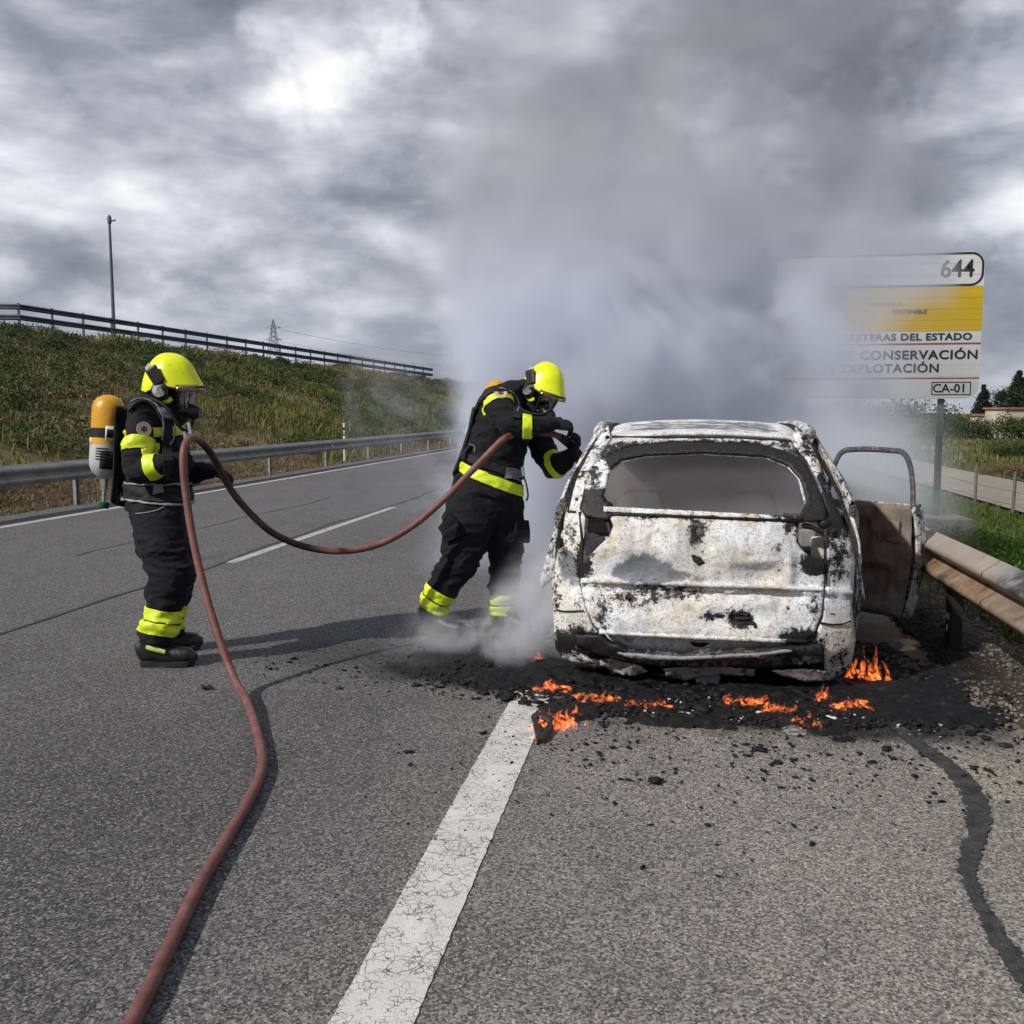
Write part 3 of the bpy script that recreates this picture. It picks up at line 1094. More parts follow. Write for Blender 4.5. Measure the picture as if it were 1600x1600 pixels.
rad_c = .17
rows = [392, 410, 428, 446, 463.5, 481, 498.5, 516, 534, 552, 570, 588, 606, 623]
for r0, r1 in zip(rows[:-1], rows[1:]):
    za, zb = row(r0) - .0015, row(r1) + .0015

    def inset(z):
        d = min(SZ1 - z, z - SZ0)
        return 0 if d > rad_c else rad_c - math.sqrt(max(0, rad_c ** 2 - (rad_c - d) ** 2))
    zs = np.linspace(zb, za, 7)
    loop = [(SX1 - inset(z), z) for z in zs] + [(SX0 + inset(z), z) for z in zs[::-1]]
    bm = bmesh.new()
    f0 = [bm.verts.new((x, SY, z)) for x, z in loop]
    f1 = [bm.verts.new((x, SY + .03, z)) for x, z in loop]
    bm.faces.new(f0)
    bm.faces.new(f1[::-1])
    for i in range(len(loop)):
        j = (i + 1) % len(loop)
        bm.faces.new((f0[i], f0[j], f1[j], f1[i]))
    bm_obj('plank', bm, M_SY if 446 <= r0 < 516 else M_SW, sign, False)


def flat_loop(name, outer, inner, mat, y):
    bm = bmesh.new()
    n = len(outer)
    a = [bm.verts.new((x, y, z)) for x, z in outer]
    b = [bm.verts.new((x, y, z)) for x, z in inner]
    for i in range(n):
        j = (i + 1) % n
        bm.faces.new((a[i], a[j], b[j], b[i]))
    return bm_obj(name, bm, mat, sign, False)


def rrect(x0, x1, z0, z1, r, n=6):
    out = []
    for cx, cz, a0 in ((x1 - r, z1 - r, 0), (x0 + r, z1 - r, 90), (x0 + r, z0 + r, 180), (x1 - r, z0 + r, 270)):
        for k in range(n + 1):
            a = R(a0 + 90 * k / n)
            out.append((cx + r * math.cos(a), cz + r * math.sin(a)))
    return out


flat_loop('border', rrect(SX0 + .008, SX1 - .008, row(446) + .004, SZ1 - .008, .15), rrect(SX0 + .034, SX1 - .034, row(446) + .030, SZ1 - .034, .125), M_SK, SY - .0035)
pxm = SH / 231.0


def sx(px, py=500):
    return AY(px, py, SY).x


flat_loop('border', rrect(sx(1460), sx(1522), row(617), row(596), .004, 1), rrect(sx(1460) + .011, sx(1522) - .011, row(617) + .011, row(596) - .011, .003, 1), M_SK, SY - .0035)
for py, th in ((535.5, .016), (590, .012)):
    bm = bmesh.new()
    add_box(bm, ((SX0 + SX1) / 2, SY - .003, row(py)), (SX1 - SX0 - .004, .004, th))
    bm_obj('red_line', bm, M_SR, sign, False)


def lettering(body, x, z, size, parent, mat, bold=.0, align='RIGHT', y=SY - .004, width=None, spacing=1.0):
    cu = bpy.data.curves.new('lettering', 'FONT')
    cu.body = body
    cu.size = size
    cu.align_x = align
    cu.offset = bold
    cu.space_character = spacing
    cu.resolution_u = 4
    cu.extrude = .001
    to = bpy.data.objects.new('lettering', cu)
    COL.objects.link(to)
    bpy.context.view_layer.update()
    dg = bpy.context.evaluated_depsgraph_get()
    me = bpy.data.meshes.new_from_object(to.evaluated_get(dg))
    bpy.data.objects.remove(to)
    bpy.data.curves.remove(cu)
    co = np.array([q.co[:] for q in me.vertices])
    if width:
        w = co[:, 0].max() - co[:, 0].min()
        me.transform(Matrix.Diagonal((width / w, 1, 1, 1)))
    me.transform(Matrix.Translation((x, y, z)) @ Matrix.Rotation(math.pi / 2, 4, 'X'))
    me.materials.clear()
    o = link('lettering', me, mat, parent, False)
    return o


lettering('644', sx(1519), row(431), .30, sign, M_SK, .0035, width=sx(1519) - sx(1467))
lettering('SOSTENIBLE', sx(1448), row(487.5), .075, sign, M_SK, .001, width=sx(1448) - sx(1394))
lettering('MINISTERIO', sx(1409), row(475), .06, sign, M_SK, 0, width=.42)
lettering('DE CARRETERAS DEL ESTADO', sx(1520), row(529.5), .118, sign, M_SK, .004, width=sx(1520) - sx(1262), spacing=1.1)
lettering('DE CONSERVACIÓN', sx(1531), row(559.5), .155, sign, M_SK, .004, width=sx(1531) - sx(1310), spacing=1.1)
lettering('Y EXPLOTACIÓN', sx(1471), row(580.5), .155, sign, M_SK, .003, width=sx(1471) - sx(1296), spacing=1.1)
lettering('CA-01', sx(1515), row(612.5), .150, sign, M_SK, .002, width=sx(1517) - sx(1468))
M_SPOLE = simple('galvanised post', (.20, .205, .215), .5, .2, 4, .3)
xp = AY(1473, 622, SY).x
bm = bmesh.new()
add_box(bm, (xp, SY + .085, 1.7), (.075, .05, 3.4), None, .008)
bm_obj('pole', bm, M_SPOLE, sign, False)
bm = bmesh.new()
add_box(bm, (xp - 1.75, SY + .085, 1.55), (.075, .05, 3.7), None, .008)
bm_obj('pole', bm, M_SPOLE, sign, False)
for zz_ in (row(440), row(520), row(600)):
    box_obj('bracket', ((SX0 + SX1) / 2, SY + .045, zz_), (2.2, .025, .05), M_SPOLE, sign, None, .004)
bb = AY(1462, 806, SY)
blk = empty('concrete_block', (xp, SY + .05, 0), 'weathered square concrete footing that carries the sign post behind the barrier', 'concrete block')
gz = float(right_z(np.array([xp]), np.array([SY]))[0])
bm = bmesh.new()
add_box(bm, (xp + .02, SY + .05, bb.z - .13), (.66, .62, .24), Matrix.Rotation(.12, 3, 'Z'), .02)
for vv in bm.verts:
    vv.co += Vector([mnoise.noise(vv.co * 5 + Vector((k * 7, 0, 0))) * .02 for k in range(3)])
bm_obj('slab', bm, M_CONC, blk, False)
bm = bmesh.new()
add_box(bm, (xp + .02, SY + .06, (bb.z - .25 + gz - .5) / 2), (.56, .52, bb.z - .25 - gz + .5), Matrix.Rotation(.12, 3, 'Z'), .02)
bm_obj('plinth', bm, simple('shade-dark concrete', (.07, .062, .05), .9, .4, 7, 0, .006, 40), blk, False)  # dark colour stands in for the shadow beneath the slab


# ================================================================== THE BURNT CAR
YB = 5.36                       # rear face of the bumper
CXP = 1100                      # its centre line in the photograph
CARX = AY(CXP, 900, YB + .1).x


def burnt(name, cream=(.70, .675, .62), white=(.72, .745, .79), grey=(.13, .14, .165), amount=.0, rusty=0.0, spec=.35):
    """paint burnt to ash: cream and bluish white, grey bare patches, black flakes of char, a little rust"""
    m, T = material(name)
    ch = T.attr('char')
    ash = T.attr('ash')
    p = T.pos
    n0 = T.noise(p, 3.2, 5, .62)
    n1 = T.noise(p, 8, 6, .68)
    n2 = T.noise(p, 30, 5, .70, .4)
    n3 = T.noise(p, 85, 3, .65)
    drip = T.noise(T.mapping(p, (16, 16, 2.2)), 1.0, 4, .6)
    c = T.mix(T.sstep(n0, .38, .60), cream, white)
    c = T.mix(T.math('MULTIPLY', T.sstep(n1, .48, .66), .55), c, tuple(q * f for q, f in zip(cream, (.66, .61, .53))))
    c = T.mix(T.math('MULTIPLY', T.sstep(T.noise(p, 4.2, 5, .66), .46, .66), .70), c, tuple(q * .55 for q in white))
    c = T.mix(T.math('MULTIPLY', T.sstep(drip, .54, .70), .40), c, (.20, .175, .14))
    c = T.mix(T.math('MULTIPLY', T.sstep(n2, .50, .66), .50), c, (.26, .25, .24))
    c = T.mix(T.math('MULTIPLY', T.sstep(n3, .51, .66), .62), c, (.17, .165, .16))
    c = T.mix(T.math('MULTIPLY', T.sstep(T.noise(p, 13, 5, .7), .57, .70), .7), c, (.27, .185, .115))
    c = T.mix(T.math('MULTIPLY', T.sstep(T.noise(p, 5.5, 5, .7), .52, .68), .72), c, tuple(q * f for q, f in zip(cream, (.68, .54, .40))))
    if rusty:
        r_ = T.ramp(T.noise(p, 9, 6, .65), [(.3, (.05, .030, .018)), (.5, (.15, .09, .05)), (.72, (.30, .225, .155))])
        c = T.mix(T.math('MULTIPLY', T.sstep(T.noise(p, 4, 5, .6), .35, .55), rusty), c, r_)
    # soft smoke stains round the worst places
    sm = T.sstep(T.math('ADD', T.math('MULTIPLY', ch, .62), T.math('ADD', T.math('MULTIPLY', n1, .55), amount)), .36, .92)
    c = T.mix(T.math('MULTIPLY', sm, .85), c, (.055, .050, .047))
    # smooth grey bare metal
    g = T.sstep(T.math('ADD', ash, T.math('MULTIPLY', T.math('SUBTRACT', n1, .5), 1.3)), .40, .60)
    gc = T.ramp(n2, [(.3, tuple(q * .7 for q in grey)), (.7, tuple(q * 1.35 for q in grey))])
    c = T.mix(T.math('MULTIPLY', g, .92), c, gc)
    # char: blisters and flakes, gathered where the fire licked
    fl = T.math('ADD', T.math('MULTIPLY', n2, .62), T.math('ADD', T.math('MULTIPLY', n1, .48), T.math('MULTIPLY', n3, .24)))
    fl = T.math('ADD', fl, T.math('ADD', T.math('MULTIPLY', ch, .50), amount))
    k = T.sstep(fl, .795, .895)
    kc = T.ramp(n3, [(.3, (.005, .005, .006)), (.6, (.016, .015, .016)), (.8, (.06, .058, .058))])
    c = T.mix(k, c, kc)
    h = T.math('ADD', T.math('MULTIPLY', n2, 1.0), T.math('ADD', T.math('MULTIPLY', n3, .5), T.math('MULTIPLY', k, -.6)))
    rough = T.mix(k, T.mix(g, (.85,) * 3, (.5,) * 3), (.55,) * 3)
    pset(T, c, rough, 0, T.bump(h, .0045, .9), spec)
    return m


M_BURNT = burnt('burnt paint')
M_BURNT2 = burnt('burnt paint rusty', (.22, .20, .175), (.22, .215, .21), amount=.055, rusty=.5)
M_BURNTG = burnt('burnt paint sooty', (.40, .39, .36), amount=.055)
M_CHAR = burnt('charred rubber', (.10, .10, .10), (.16, .16, .17), (.08, .085, .09), amount=.17)
M_GREYMETAL = burnt('bare scorched metal', (.24, .24, .25), (.30, .31, .33), (.10, .105, .12), amount=.03)
M_INNER = burnt('sooty interior', (.10, .085, .07), (.13, .12, .11), (.06, .06, .06), amount=.10, rusty=.5)


def prof_y(z):
    return float(np.interp(z, [.05, .15, .24, .36, .52, .60, .80, .95, 1.02, 1.18, 1.34, 1.42, 1.50],
                           [.10, .045, .0, -.005, .0, .045, .035, .09, .14, .27, .43, .52, .66]))


def rear_pt(px, py, lift=0.0, extra=None):
    """a point of the rear end: its bowed, raked surface met along the sight line"""
    Y = YB + .1
    for _ in range(6):
        q = AY(px, py, Y)
        ux = abs(q.x - CARX) / .90
        Y = YB + prof_y(q.z) + .10 * ux ** 2 + .22 * max(0, ux - .72) ** 1.3 * 2.2 - lift
        if extra:
            Y += extra(px, py)
    return AY(px, py, Y)


def in_poly(x, y, poly):
    c = False
    j = len(poly) - 1
    for i in range(len(poly)):
        xi, yi = poly[i]
        xj, yj = poly[j]
        if (yi > y) != (yj > y) and x < (xj - xi) * (y - yi) / (yj - yi + 1e-12) + xi:
            c = not c
        j = i
    return c


def resample(poly, step, jag=0.0):
    out = []
    n = len(poly)
    for i in range(n):
        a, b = poly[i], poly[(i + 1) % n]
        d = math.dist(a, b)
        m = max(1, round(d / step))
        for k in range(m):
            t = k / m
            j = jag if 0 < k else jag * .5
            out.append((a[0] + (b[0] - a[0]) * t + random.uniform(-j, j), a[1] + (b[1] - a[1]) * t + random.uniform(-j, j)))
    return out


CHAR_SPOTS = [  # (x, y, rx, ry, strength)
    (1300, 800, 30, 40, .9), (1245, 800, 45, 14, .8), (1240, 812, 20, 22, .7), (1275, 885, 26, 14, .8), (912, 875, 14, 30, .8), (925, 700, 30, 22, .35),
    (1090, 828, 12, 22, .75), (1000, 930, 40, 18, .55), (1070, 925, 50, 14, .45), (1155, 968, 22, 14, .75), (1110, 962, 20, 8, .45), (890, 1005, 60, 22, .7),
    (945, 960, 16, 36, .45), (870, 920, 10, 70, .35), (880, 850, 30, 40, .35), (1310, 850, 26, 60, .45), (1285, 690, 16, 24, .5), (1265, 700, 24, 30, .45),
    (1290, 745, 14, 20, .7), (905, 725, 12, 50, .25), (1270, 940, 20, 40, .3), (1250, 1000, 34, 16, .8), (1312, 1030, 16, 40, .35), (1190, 1005, 40, 9, .4),
    (1000, 700, 90, 8, .35), (1150, 700, 90, 10, .3), (930, 745, 10, 26, .3), (1165, 890, 24, 30, .12), (1215, 880, 18, 26, .18), (905, 945, 10, 30, .25), (1090, 808, 26, 5, .5), (1180, 812, 30, 5, .5), (1010, 808, 30, 5, .45)]
ASH_SPOTS = [(1000, 892, 52, 24, 1.0), (1048, 900, 34, 14, .8), (1098, 905, 20, 10, .6), (890, 885, 18, 32, .9), (1100, 930, 120, 10, .25), (985, 1000, 60, 10, .5), (1170, 1008, 90, 9, .3),
             (1120, 668, 110, 12, .35), (1205, 890, 40, 16, .25), (1300, 905, 16, 30, .3), (1100, 690, 120, 6, .5)]


def spot(px, py, table):
    v = 0
    for x, y, rx, ry, s in table:
        d = ((px - x) / rx) ** 2 + ((py - y) / ry) ** 2
        if d < 6:
            v = max(v, s * math.exp(-d * .75))
    return v


def dent(px, py):
    """creases and dents of the buckled tailgate, in metres forward"""
    g = lambda x, y, rx, ry, a: a * math.exp(-((px - x) / rx) ** 2 - ((py - y) / ry) ** 2)
    d = g(1192, 900, 34, 22, .045) - g(1234, 890, 8, 28, .030) - g(1178, 878, 44, 5, .020) + g(1130, 968, 40, 16, .018) - g(1010, 965, 36, 10, .012) + g(1000, 890, 60, 22, .016) + g(1090, 850, 30, 26, .012) - g(1048, 870, 20, 26, .008)
    d += .009 * mnoise.noise(Vector((px * .018, py * .022, 3))) + .004 * mnoise.noise(Vector((px * .07, py * .08, 9)))
    # ridge below the window, ridge above the plate recess, recess below it
    d -= .016 * math.exp(-((py - (907 + (px - 905) * .040) - 2) / 4.0) ** 2)
    low = py - (911 + (px - 905) * .040)
    if 0 < low < 62:
        d += .030 * min(1, low / 5) * max(0, 1 - low / 62)
    # plate lamps, lock and grip pressed into the recess
    for x, w_ in ((995, 16), (1093, 24), (1150, 18), (1230, 22)):
        d += .014 / (1 + math.exp((abs(px - x) - w_) * .6)) / (1 + math.exp((abs(py - 930) - 9) * .7))
    return d


def panel(name, poly, holes, mat, parent, step=6, lift=0.0, thick=.007, jag=.5, extra=dent, char0=0.0, pt=None):
    pt = pt or rear_pt
    outer = resample(poly, step, jag)
    vs = [Vector(p) for p in outer]
    edges = [(i, (i + 1) % len(outer)) for i in range(len(outer))]
    hs = []
    for h in holes:
        hp = resample(h, step * .8, jag * .8)
        s = len(vs)
        vs += [Vector(p) for p in hp]
        edges += [(s + i, s + (i + 1) % len(hp)) for i in range(len(hp))]
        hs.append(hp)
    xs = [p[0] for p in outer]
    ys = [p[1] for p in outer]
    allb = np.array([p[:] for p in vs])
    y = min(ys)
    while y < max(ys):
        x = min(xs)
        while x < max(xs):
            qx, qy = x + random.uniform(-1, 1) * step * .25, y + random.uniform(-1, 1) * step * .25
            if in_poly(qx, qy, outer) and not any(in_poly(qx, qy, h) for h in hs) and np.min(np.hypot(allb[:, 0] - qx, allb[:, 1] - qy)) > step * .5:
                vs.append(Vector((qx, qy)))
            x += step
        y += step
    V, E_, F_, _, _, _ = delaunay_2d_cdt(vs, edges, [], 0, 1e-4)
    bm = bmesh.new()
    la = bm.verts.layers.float.new('char')
    lb = bm.verts.layers.float.new('ash')
    bv = []
    for p in V:
        q = bm.verts.new(pt(p.x, p.y, lift, extra))
        q[la] = min(1.2, spot(p.x, p.y, CHAR_SPOTS) + (char0(p.x, p.y) if callable(char0) else char0))
        q[lb] = spot(p.x, p.y, ASH_SPOTS)
        bv.append(q)
    for f in F_:
        cx = sum(V[i].x for i in f) / 3
        cy = sum(V[i].y for i in f) / 3
        if in_poly(cx, cy, outer) and not any(in_poly(cx, cy, h) for h in hs):
            bm.faces.new([bv[i] for i in f])
    for q in [q for q in bm.verts if not q.link_faces]:
        bm.verts.remove(q)
    bmesh.ops.recalc_face_normals(bm, faces=bm.faces[:])
    if sum(f.normal.y * f.calc_area() for f in bm.faces) > 0:
        bmesh.ops.reverse_faces(bm, faces=bm.faces[:])
    me = bpy.data.meshes.new(name)
    bm.to_mesh(me)
    bm.free()
    o = link(name, me, mat, parent, True)
    md = o.modifiers.new('thick', 'SOLIDIFY')
    md.thickness = thick
    md.offset = -1
    return o


def setattr_char(o, char=0.0, ash=0.0):
    me = o.data
    for nm, v in (('char', char), ('ash', ash)):
        a = me.attributes.get(nm) or me.attributes.new(nm, 'FLOAT', 'POINT')
        a.data.foreach_set('value', [v] * len(me.vertices))
    return o


def dot_hole(x, y, r, n=8):
    return [(x + r * math.cos(2 * math.pi * i / n), y + r * math.sin(2 * math.pi * i / n)) for i in range(n)]


car = empty('burnt_car', (CARX, YB + 2.2, 0), 'burnt-out pale people carrier with an empty rear window, tailgate towards us and smoke pouring out', 'car')

WIN = [(947, 798), (943, 772), (953, 732), (972, 717), (1008, 710), (1100, 706), (1198, 712), (1232, 726), (1250, 746), (1260, 772), (1260, 791), (1248, 806), (1100, 805), (958, 800)]
RING_O = [(905, 795), (912, 766), (922, 732), (940, 714), (985, 698), (1047, 690), (1180, 693), (1230, 706), (1260, 723), (1276, 756), (1291, 798), (1291, 812), (1246, 815), (1100, 809), (957, 804), (947, 812), (915, 806)]
TG = [(906, 908), (909, 882), (931, 858), (952, 838), (958, 822), (953, 806), (1100, 811), (1240, 815), (1246, 830), (1244, 846), (1257, 863), (1275, 876), (1289, 879), (1288, 915), (1284, 960), (1271, 994), (1262, 1001), (1100, 996), (938, 988), (926, 974), (915, 948)]
TG_HOLES = [dot_hole(1232, 951, 2.2), [(1022, 916), (1026, 910), (1030, 917), (1027, 922)], dot_hole(985, 937, 2.2), [(1140, 962), (1166, 958), (1171, 966), (1146, 970)], [(1083, 815), (1094, 816), (1096, 821), (1085, 822)], [(1086, 830), (1093, 822), (1098, 829), (1091, 836)]]
QL = [(950, 664), (955, 684), (927, 727), (916, 758), (909, 798), (914, 808), (909, 880), (905, 908), (914, 950), (925, 977), (936, 990), (905, 990), (899, 1004), (912, 1024), (930, 1036), (902, 1038), (880, 1032), (868, 1014), (863, 945), (867, 880), (885, 798), (905, 738), (930, 692)]
QL_HOLES = [[(871, 818), (881, 818), (881, 828), (871, 828)], dot_hole(901, 780, 3.2), [(864, 845), (872, 836), (880, 842), (882, 853), (874, 858), (866, 854)], [(886, 797), (900, 798), (901, 802), (888, 802)]]
QR = [(1243, 666), (1237, 690), (1264, 724), (1279, 756), (1292, 798), (1293, 880), (1290, 916), (1286, 962), (1273, 996), (1264, 1003), (1287, 1010), (1289, 1048), (1312, 1056), (1330, 1038), (1337, 1000), (1331, 945), (1336, 880), (1327, 835), (1308, 795), (1289, 745), (1268, 695)]
QR_HOLES = [dot_hole(1307, 837, 5), [(1285, 742), (1294, 740), (1296, 750), (1288, 754)], dot_hole(1288, 768, 3), [(1322, 838), (1330, 840), (1331, 848), (1324, 849)]]
HDR = [(957, 683), (1100, 683), (1234, 688), (1262, 722), (1230, 704), (1180, 691), (1047, 688), (985, 696), (942, 712), (929, 726)]
panel('tailgate', TG, TG_HOLES, M_BURNT, car, 5, .010)
def ring_char(px, py):
    left = max(0, min(1, (975 - px) / 30)) * max(0, min(1, (785 - py) / 25))
    return .95 - .85 * left + .25 * mnoise.noise(Vector((px * .05, py * .05, 4)))


ring = panel('window_frame', RING_O, [WIN], M_BURNTG, car, 5, .024, .014, .6, None, ring_char)
panel('quarter_panel', QL, QL_HOLES, M_BURNT, car, 6, 0.0)
panel('quarter_panel', QR, QR_HOLES, M_BURNT, car, 6, 0.0)
panel('roof_header', HDR, [], M_BURNTG, car, 6, .0, char0=.1)
panel('lower_rail', [(943, 791), (1100, 799), (1254, 807), (1254, 812), (1100, 806), (943, 799)], [], M_BURNT, ring, 4, .034, .006, .4, None)
panel('inner_seal', [(954, 731), (973, 716), (1009, 709), (1100, 705), (1198, 711), (1233, 725), (1251, 745), (1262, 791), (1258, 791), (1247, 748), (1230, 729), (1197, 716), (1100, 710), (1010, 714), (976, 721), (957, 735)], [], M_BURNT, ring, 4, -.008, .006, .3, None)
# rear cross panel, bumper beam, torn skirt
panel('rear_panel', [(930, 986), (1100, 995), (1268, 1001), (1262, 1022), (1180, 1024), (1060, 1026), (985, 1026), (950, 1004)], [[(1076, 1003), (1110, 1005), (1098, 1013), (1084, 1011)]], M_BURNT, car, 6, -.085, .006, .5, None, -.2)
panel('trim_ledge', [(907, 904), (1095, 911), (1287, 918), (1287, 923), (1095, 917), (907, 910)], [], M_BURNT, car, 4, .034, .035, .5, None, -.15)
for poly_, m_, l_ in (([(1066, 920), (1122, 922), (1120, 942), (1069, 940)], M_BURNT, .004), ([(991, 917), (1016, 918), (1018, 938), (1000, 938), (991, 932)], M_BURNT, .004),
                      ([(1024, 920), (1060, 921), (1058, 936), (1026, 934)], M_CHAR, .002), ([(1190, 925), (1262, 927), (1258, 940), (1192, 939)], M_BURNT, .003), ([(1128, 922), (1180, 923), (1178, 938), (1130, 937)], M_BURNTG, .003)):
    panel('plate_bracket', poly_, [], m_, car, 4, l_ + .006, .012, .5, dent, -.3)
for poly_, l_ in (([(1147, 956), (1172, 959), (1170, 963), (1146, 962)], .016), ([(1146, 964), (1176, 965), (1174, 970), (1150, 970)], .018), ([(1158, 972), (1180, 972), (1183, 982), (1178, 981), (1176, 976), (1160, 975)], .016),
                  ([(1118, 958), (1132, 961), (1128, 966), (1120, 964)], .016), ([(1080, 866), (1094, 870), (1102, 880), (1092, 884), (1082, 876)], .012)):
    panel('char_flake', poly_, [], M_CHAR, car, 3, l_, .006, .6, dent, .5)
panel('rear_sill', [(936, 986), (1100, 994), (1264, 1000), (1264, 1006), (1100, 1000), (936, 991)], [], M_BURNT, car, 5, .018, .03, .4, None, -.2)
beam = [(897, 993), (935, 993), (952, 1006), (985, 1022), (1060, 1026), (1180, 1020), (1286, 1007), (1288, 1036), (1200, 1044), (1150, 1042), (1090, 1043), (1030, 1040), (980, 1036), (930, 1022), (902, 1010)]
panel('bumper_beam', beam, [], M_CHAR, car, 5, .030, .05, .9, lambda px, py: .012 * mnoise.noise(Vector((px * .03, py * .05, 2))), .05)
panel('bumper_lip', [(965, 1021), (1060, 1028), (1180, 1022), (1240, 1014), (1238, 1019), (1180, 1028), (1060, 1033), (985, 1030)], [], M_GREYMETAL, car, 4, .052, .012, .6, None)
panel('torn_skirt', [(900, 1030), (960, 1030), (1000, 1040), (1012, 1050), (990, 1056), (960, 1052), (950, 1044), (920, 1040)], [], M_BURNTG, car, 4, .0, .004, 1.3, lambda px, py: .03 * mnoise.noise(Vector((px * .04, py * .05, 5))), .1)
panel('torn_skirt', [(1036, 1044), (1130, 1042), (1180, 1046), (1178, 1058), (1120, 1054), (1084, 1060), (1040, 1056)], [], M_GREYMETAL, car, 4, .012, .004, 1.2, lambda px, py: .02 * mnoise.noise(Vector((px * .06, py * .05, 7))), .1)
panel('torn_skirt', [(1205, 1048), (1260, 1046), (1312, 1050), (1300, 1062), (1262, 1066), (1222, 1056)], [], M_BURNTG, car, 4, .02, .005, .8, None, .05)
sk = [panel('hanging_flap', [(1048, 1056), (1070, 1064), (1086, 1060), (1092, 1078), (1102, 1082), (1106, 1064), (1112, 1074), (1122, 1072), (1126, 1056), (1090, 1052)], [], M_GREYMETAL, car, 4, -.05, .006, .6, None, -.05)]
# wheel-arch edges that stand out from the flanks
def arch_pt(px, py, lift=0, extra=None):
    return AY(px, py, YB + .62 - lift + (0.10 if extra else 0))
panel('wheel_arch', [(882, 800), (888, 802), (884, 850), (890, 870), (884, 892), (868, 898), (858, 910), (846, 918), (844, 905), (856, 862), (866, 824)], [], M_BURNT, car, 5, 0, .02, .5, None, .1, arch_pt)
panel('wheel_arch', [(1306, 795), (1322, 812), (1336, 838), (1340, 880), (1348, 908), (1352, 938), (1344, 930), (1332, 905), (1326, 880), (1316, 840)], [], M_BURNT, car, 5, 0, .02, .5, None, .1, arch_pt)
# seams, black joints, and one painted strip of shade below the roof lip
def dark_line(px, w=.006, lift=.012, mat=M_BLACKSTEEL, name='gap_and_shade_line'):
    pts = [rear_pt(x, y, lift) for x, y in px]
    return tube_obj(name, pts, w, mat, car, 6)
dark_line([(868, 953), (880, 955), (893, 955), (912, 954)], .004, .002)
dark_line([(1281, 973), (1300, 976), (1318, 975), (1330, 970)], .005, .002)
dark_line([(887, 800), (893, 770), (902, 738), (921, 736), (916, 758), (909, 790)], .006, .004)
dark_line([(906, 800), (910, 850), (908, 908)], .009, .004)
dark_line([(1292, 800), (1292, 850), (1290, 912)], .008, .004)
dark_line([(957, 683), (1040, 684), (1130, 684), (1236, 690)], .009, -.002)  # black strip drawn as the shadow under the roof's rear lip
# tail-lamp cavities
for side_, (cx0, cx1) in ((-1, (908, 957)), (1, (1243, 1292))):
    a, b = AY(cx0, 815, YB + .36), AY(cx1, 890, YB + .36)
    box_obj('lamp_cavity', ((a.x + b.x) / 2, YB + .37, (a.z + b.z) / 2 - .01), (abs(b.x - a.x) + .14, .01, a.z - b.z + .12), M_INNER, car)
    if side_ < 0:
        for q in (((915, 832), (930, 868)), ((930, 838), (950, 858)), ((918, 812), (950, 832))):
            a, b = AY(*q[0], YB + .27), AY(*q[1], YB + .27)
            o = box_obj('lamp_bracket', ((a.x + b.x) / 2, YB + .28, (a.z + b.z) / 2), (b.x - a.x, .05, a.z - b.z), M_BURNT if q[0][1] != 812 else M_BURNT2, car, None, .008)
            setattr_char(o, -.3)
    else:
        for q in (((1268, 838), (1287, 874)), ((1250, 828), (1274, 862))):
            a, b = AY(*q[0], YB + .27), AY(*q[1], YB + .27)
            o = box_obj('lamp_bracket', ((a.x + b.x) / 2, YB + .27 + (.04 if q[0][0] == 1250 else 0), (a.z + b.z) / 2), (b.x - a.x, .05, a.z - b.z), M_BURNT if q[0][0] != 1250 else M_GREYMETAL, car, None, .012)
            setattr_char(o, -.4)
# molten remains of the lamp housings: drooping black lumps
for pts, rr in (([(916, 792), (932, 782), (945, 790), (950, 808)], .035), ([(906, 806), (930, 806), (946, 810), (953, 830), (955, 842)], .014), ([(1262, 800), (1278, 806), (1288, 818)], .030), ([(1246, 818), (1243, 838), (1254, 862), (1272, 874), (1288, 880)], .010), ([(1258, 822), (1272, 826), (1284, 832)], .016)):
    c3 = spline([rear_pt(x, y, .0) + Vector((0, .02, 0)) for x, y in pts], 5)
    bm = bmesh.new()
    add_tube(bm, c3, [rr * (1 + .4 * mnoise.noise(p_ * 30)) for p_ in c3], 9, None, True, True)
    setattr_char(bm_obj('melted_lamp', bm, M_CHAR, car), .4)

# ---- body behind the rear face
ZR = lambda px, py, Y: AY(px, py, Y).z
sec = [(.83, .17), (.885, .30), (.905, .50), (.90, .72), (.885, .85), (.85, .965)]


def station_scale(y):
    return float(np.interp(y, [.0, .15, .5, 1.2, 2.4, 3.4, 4.0, 4.5, 4.7], [.93, .965, .995, 1.0, 1.0, .985, .95, .86, .74]))


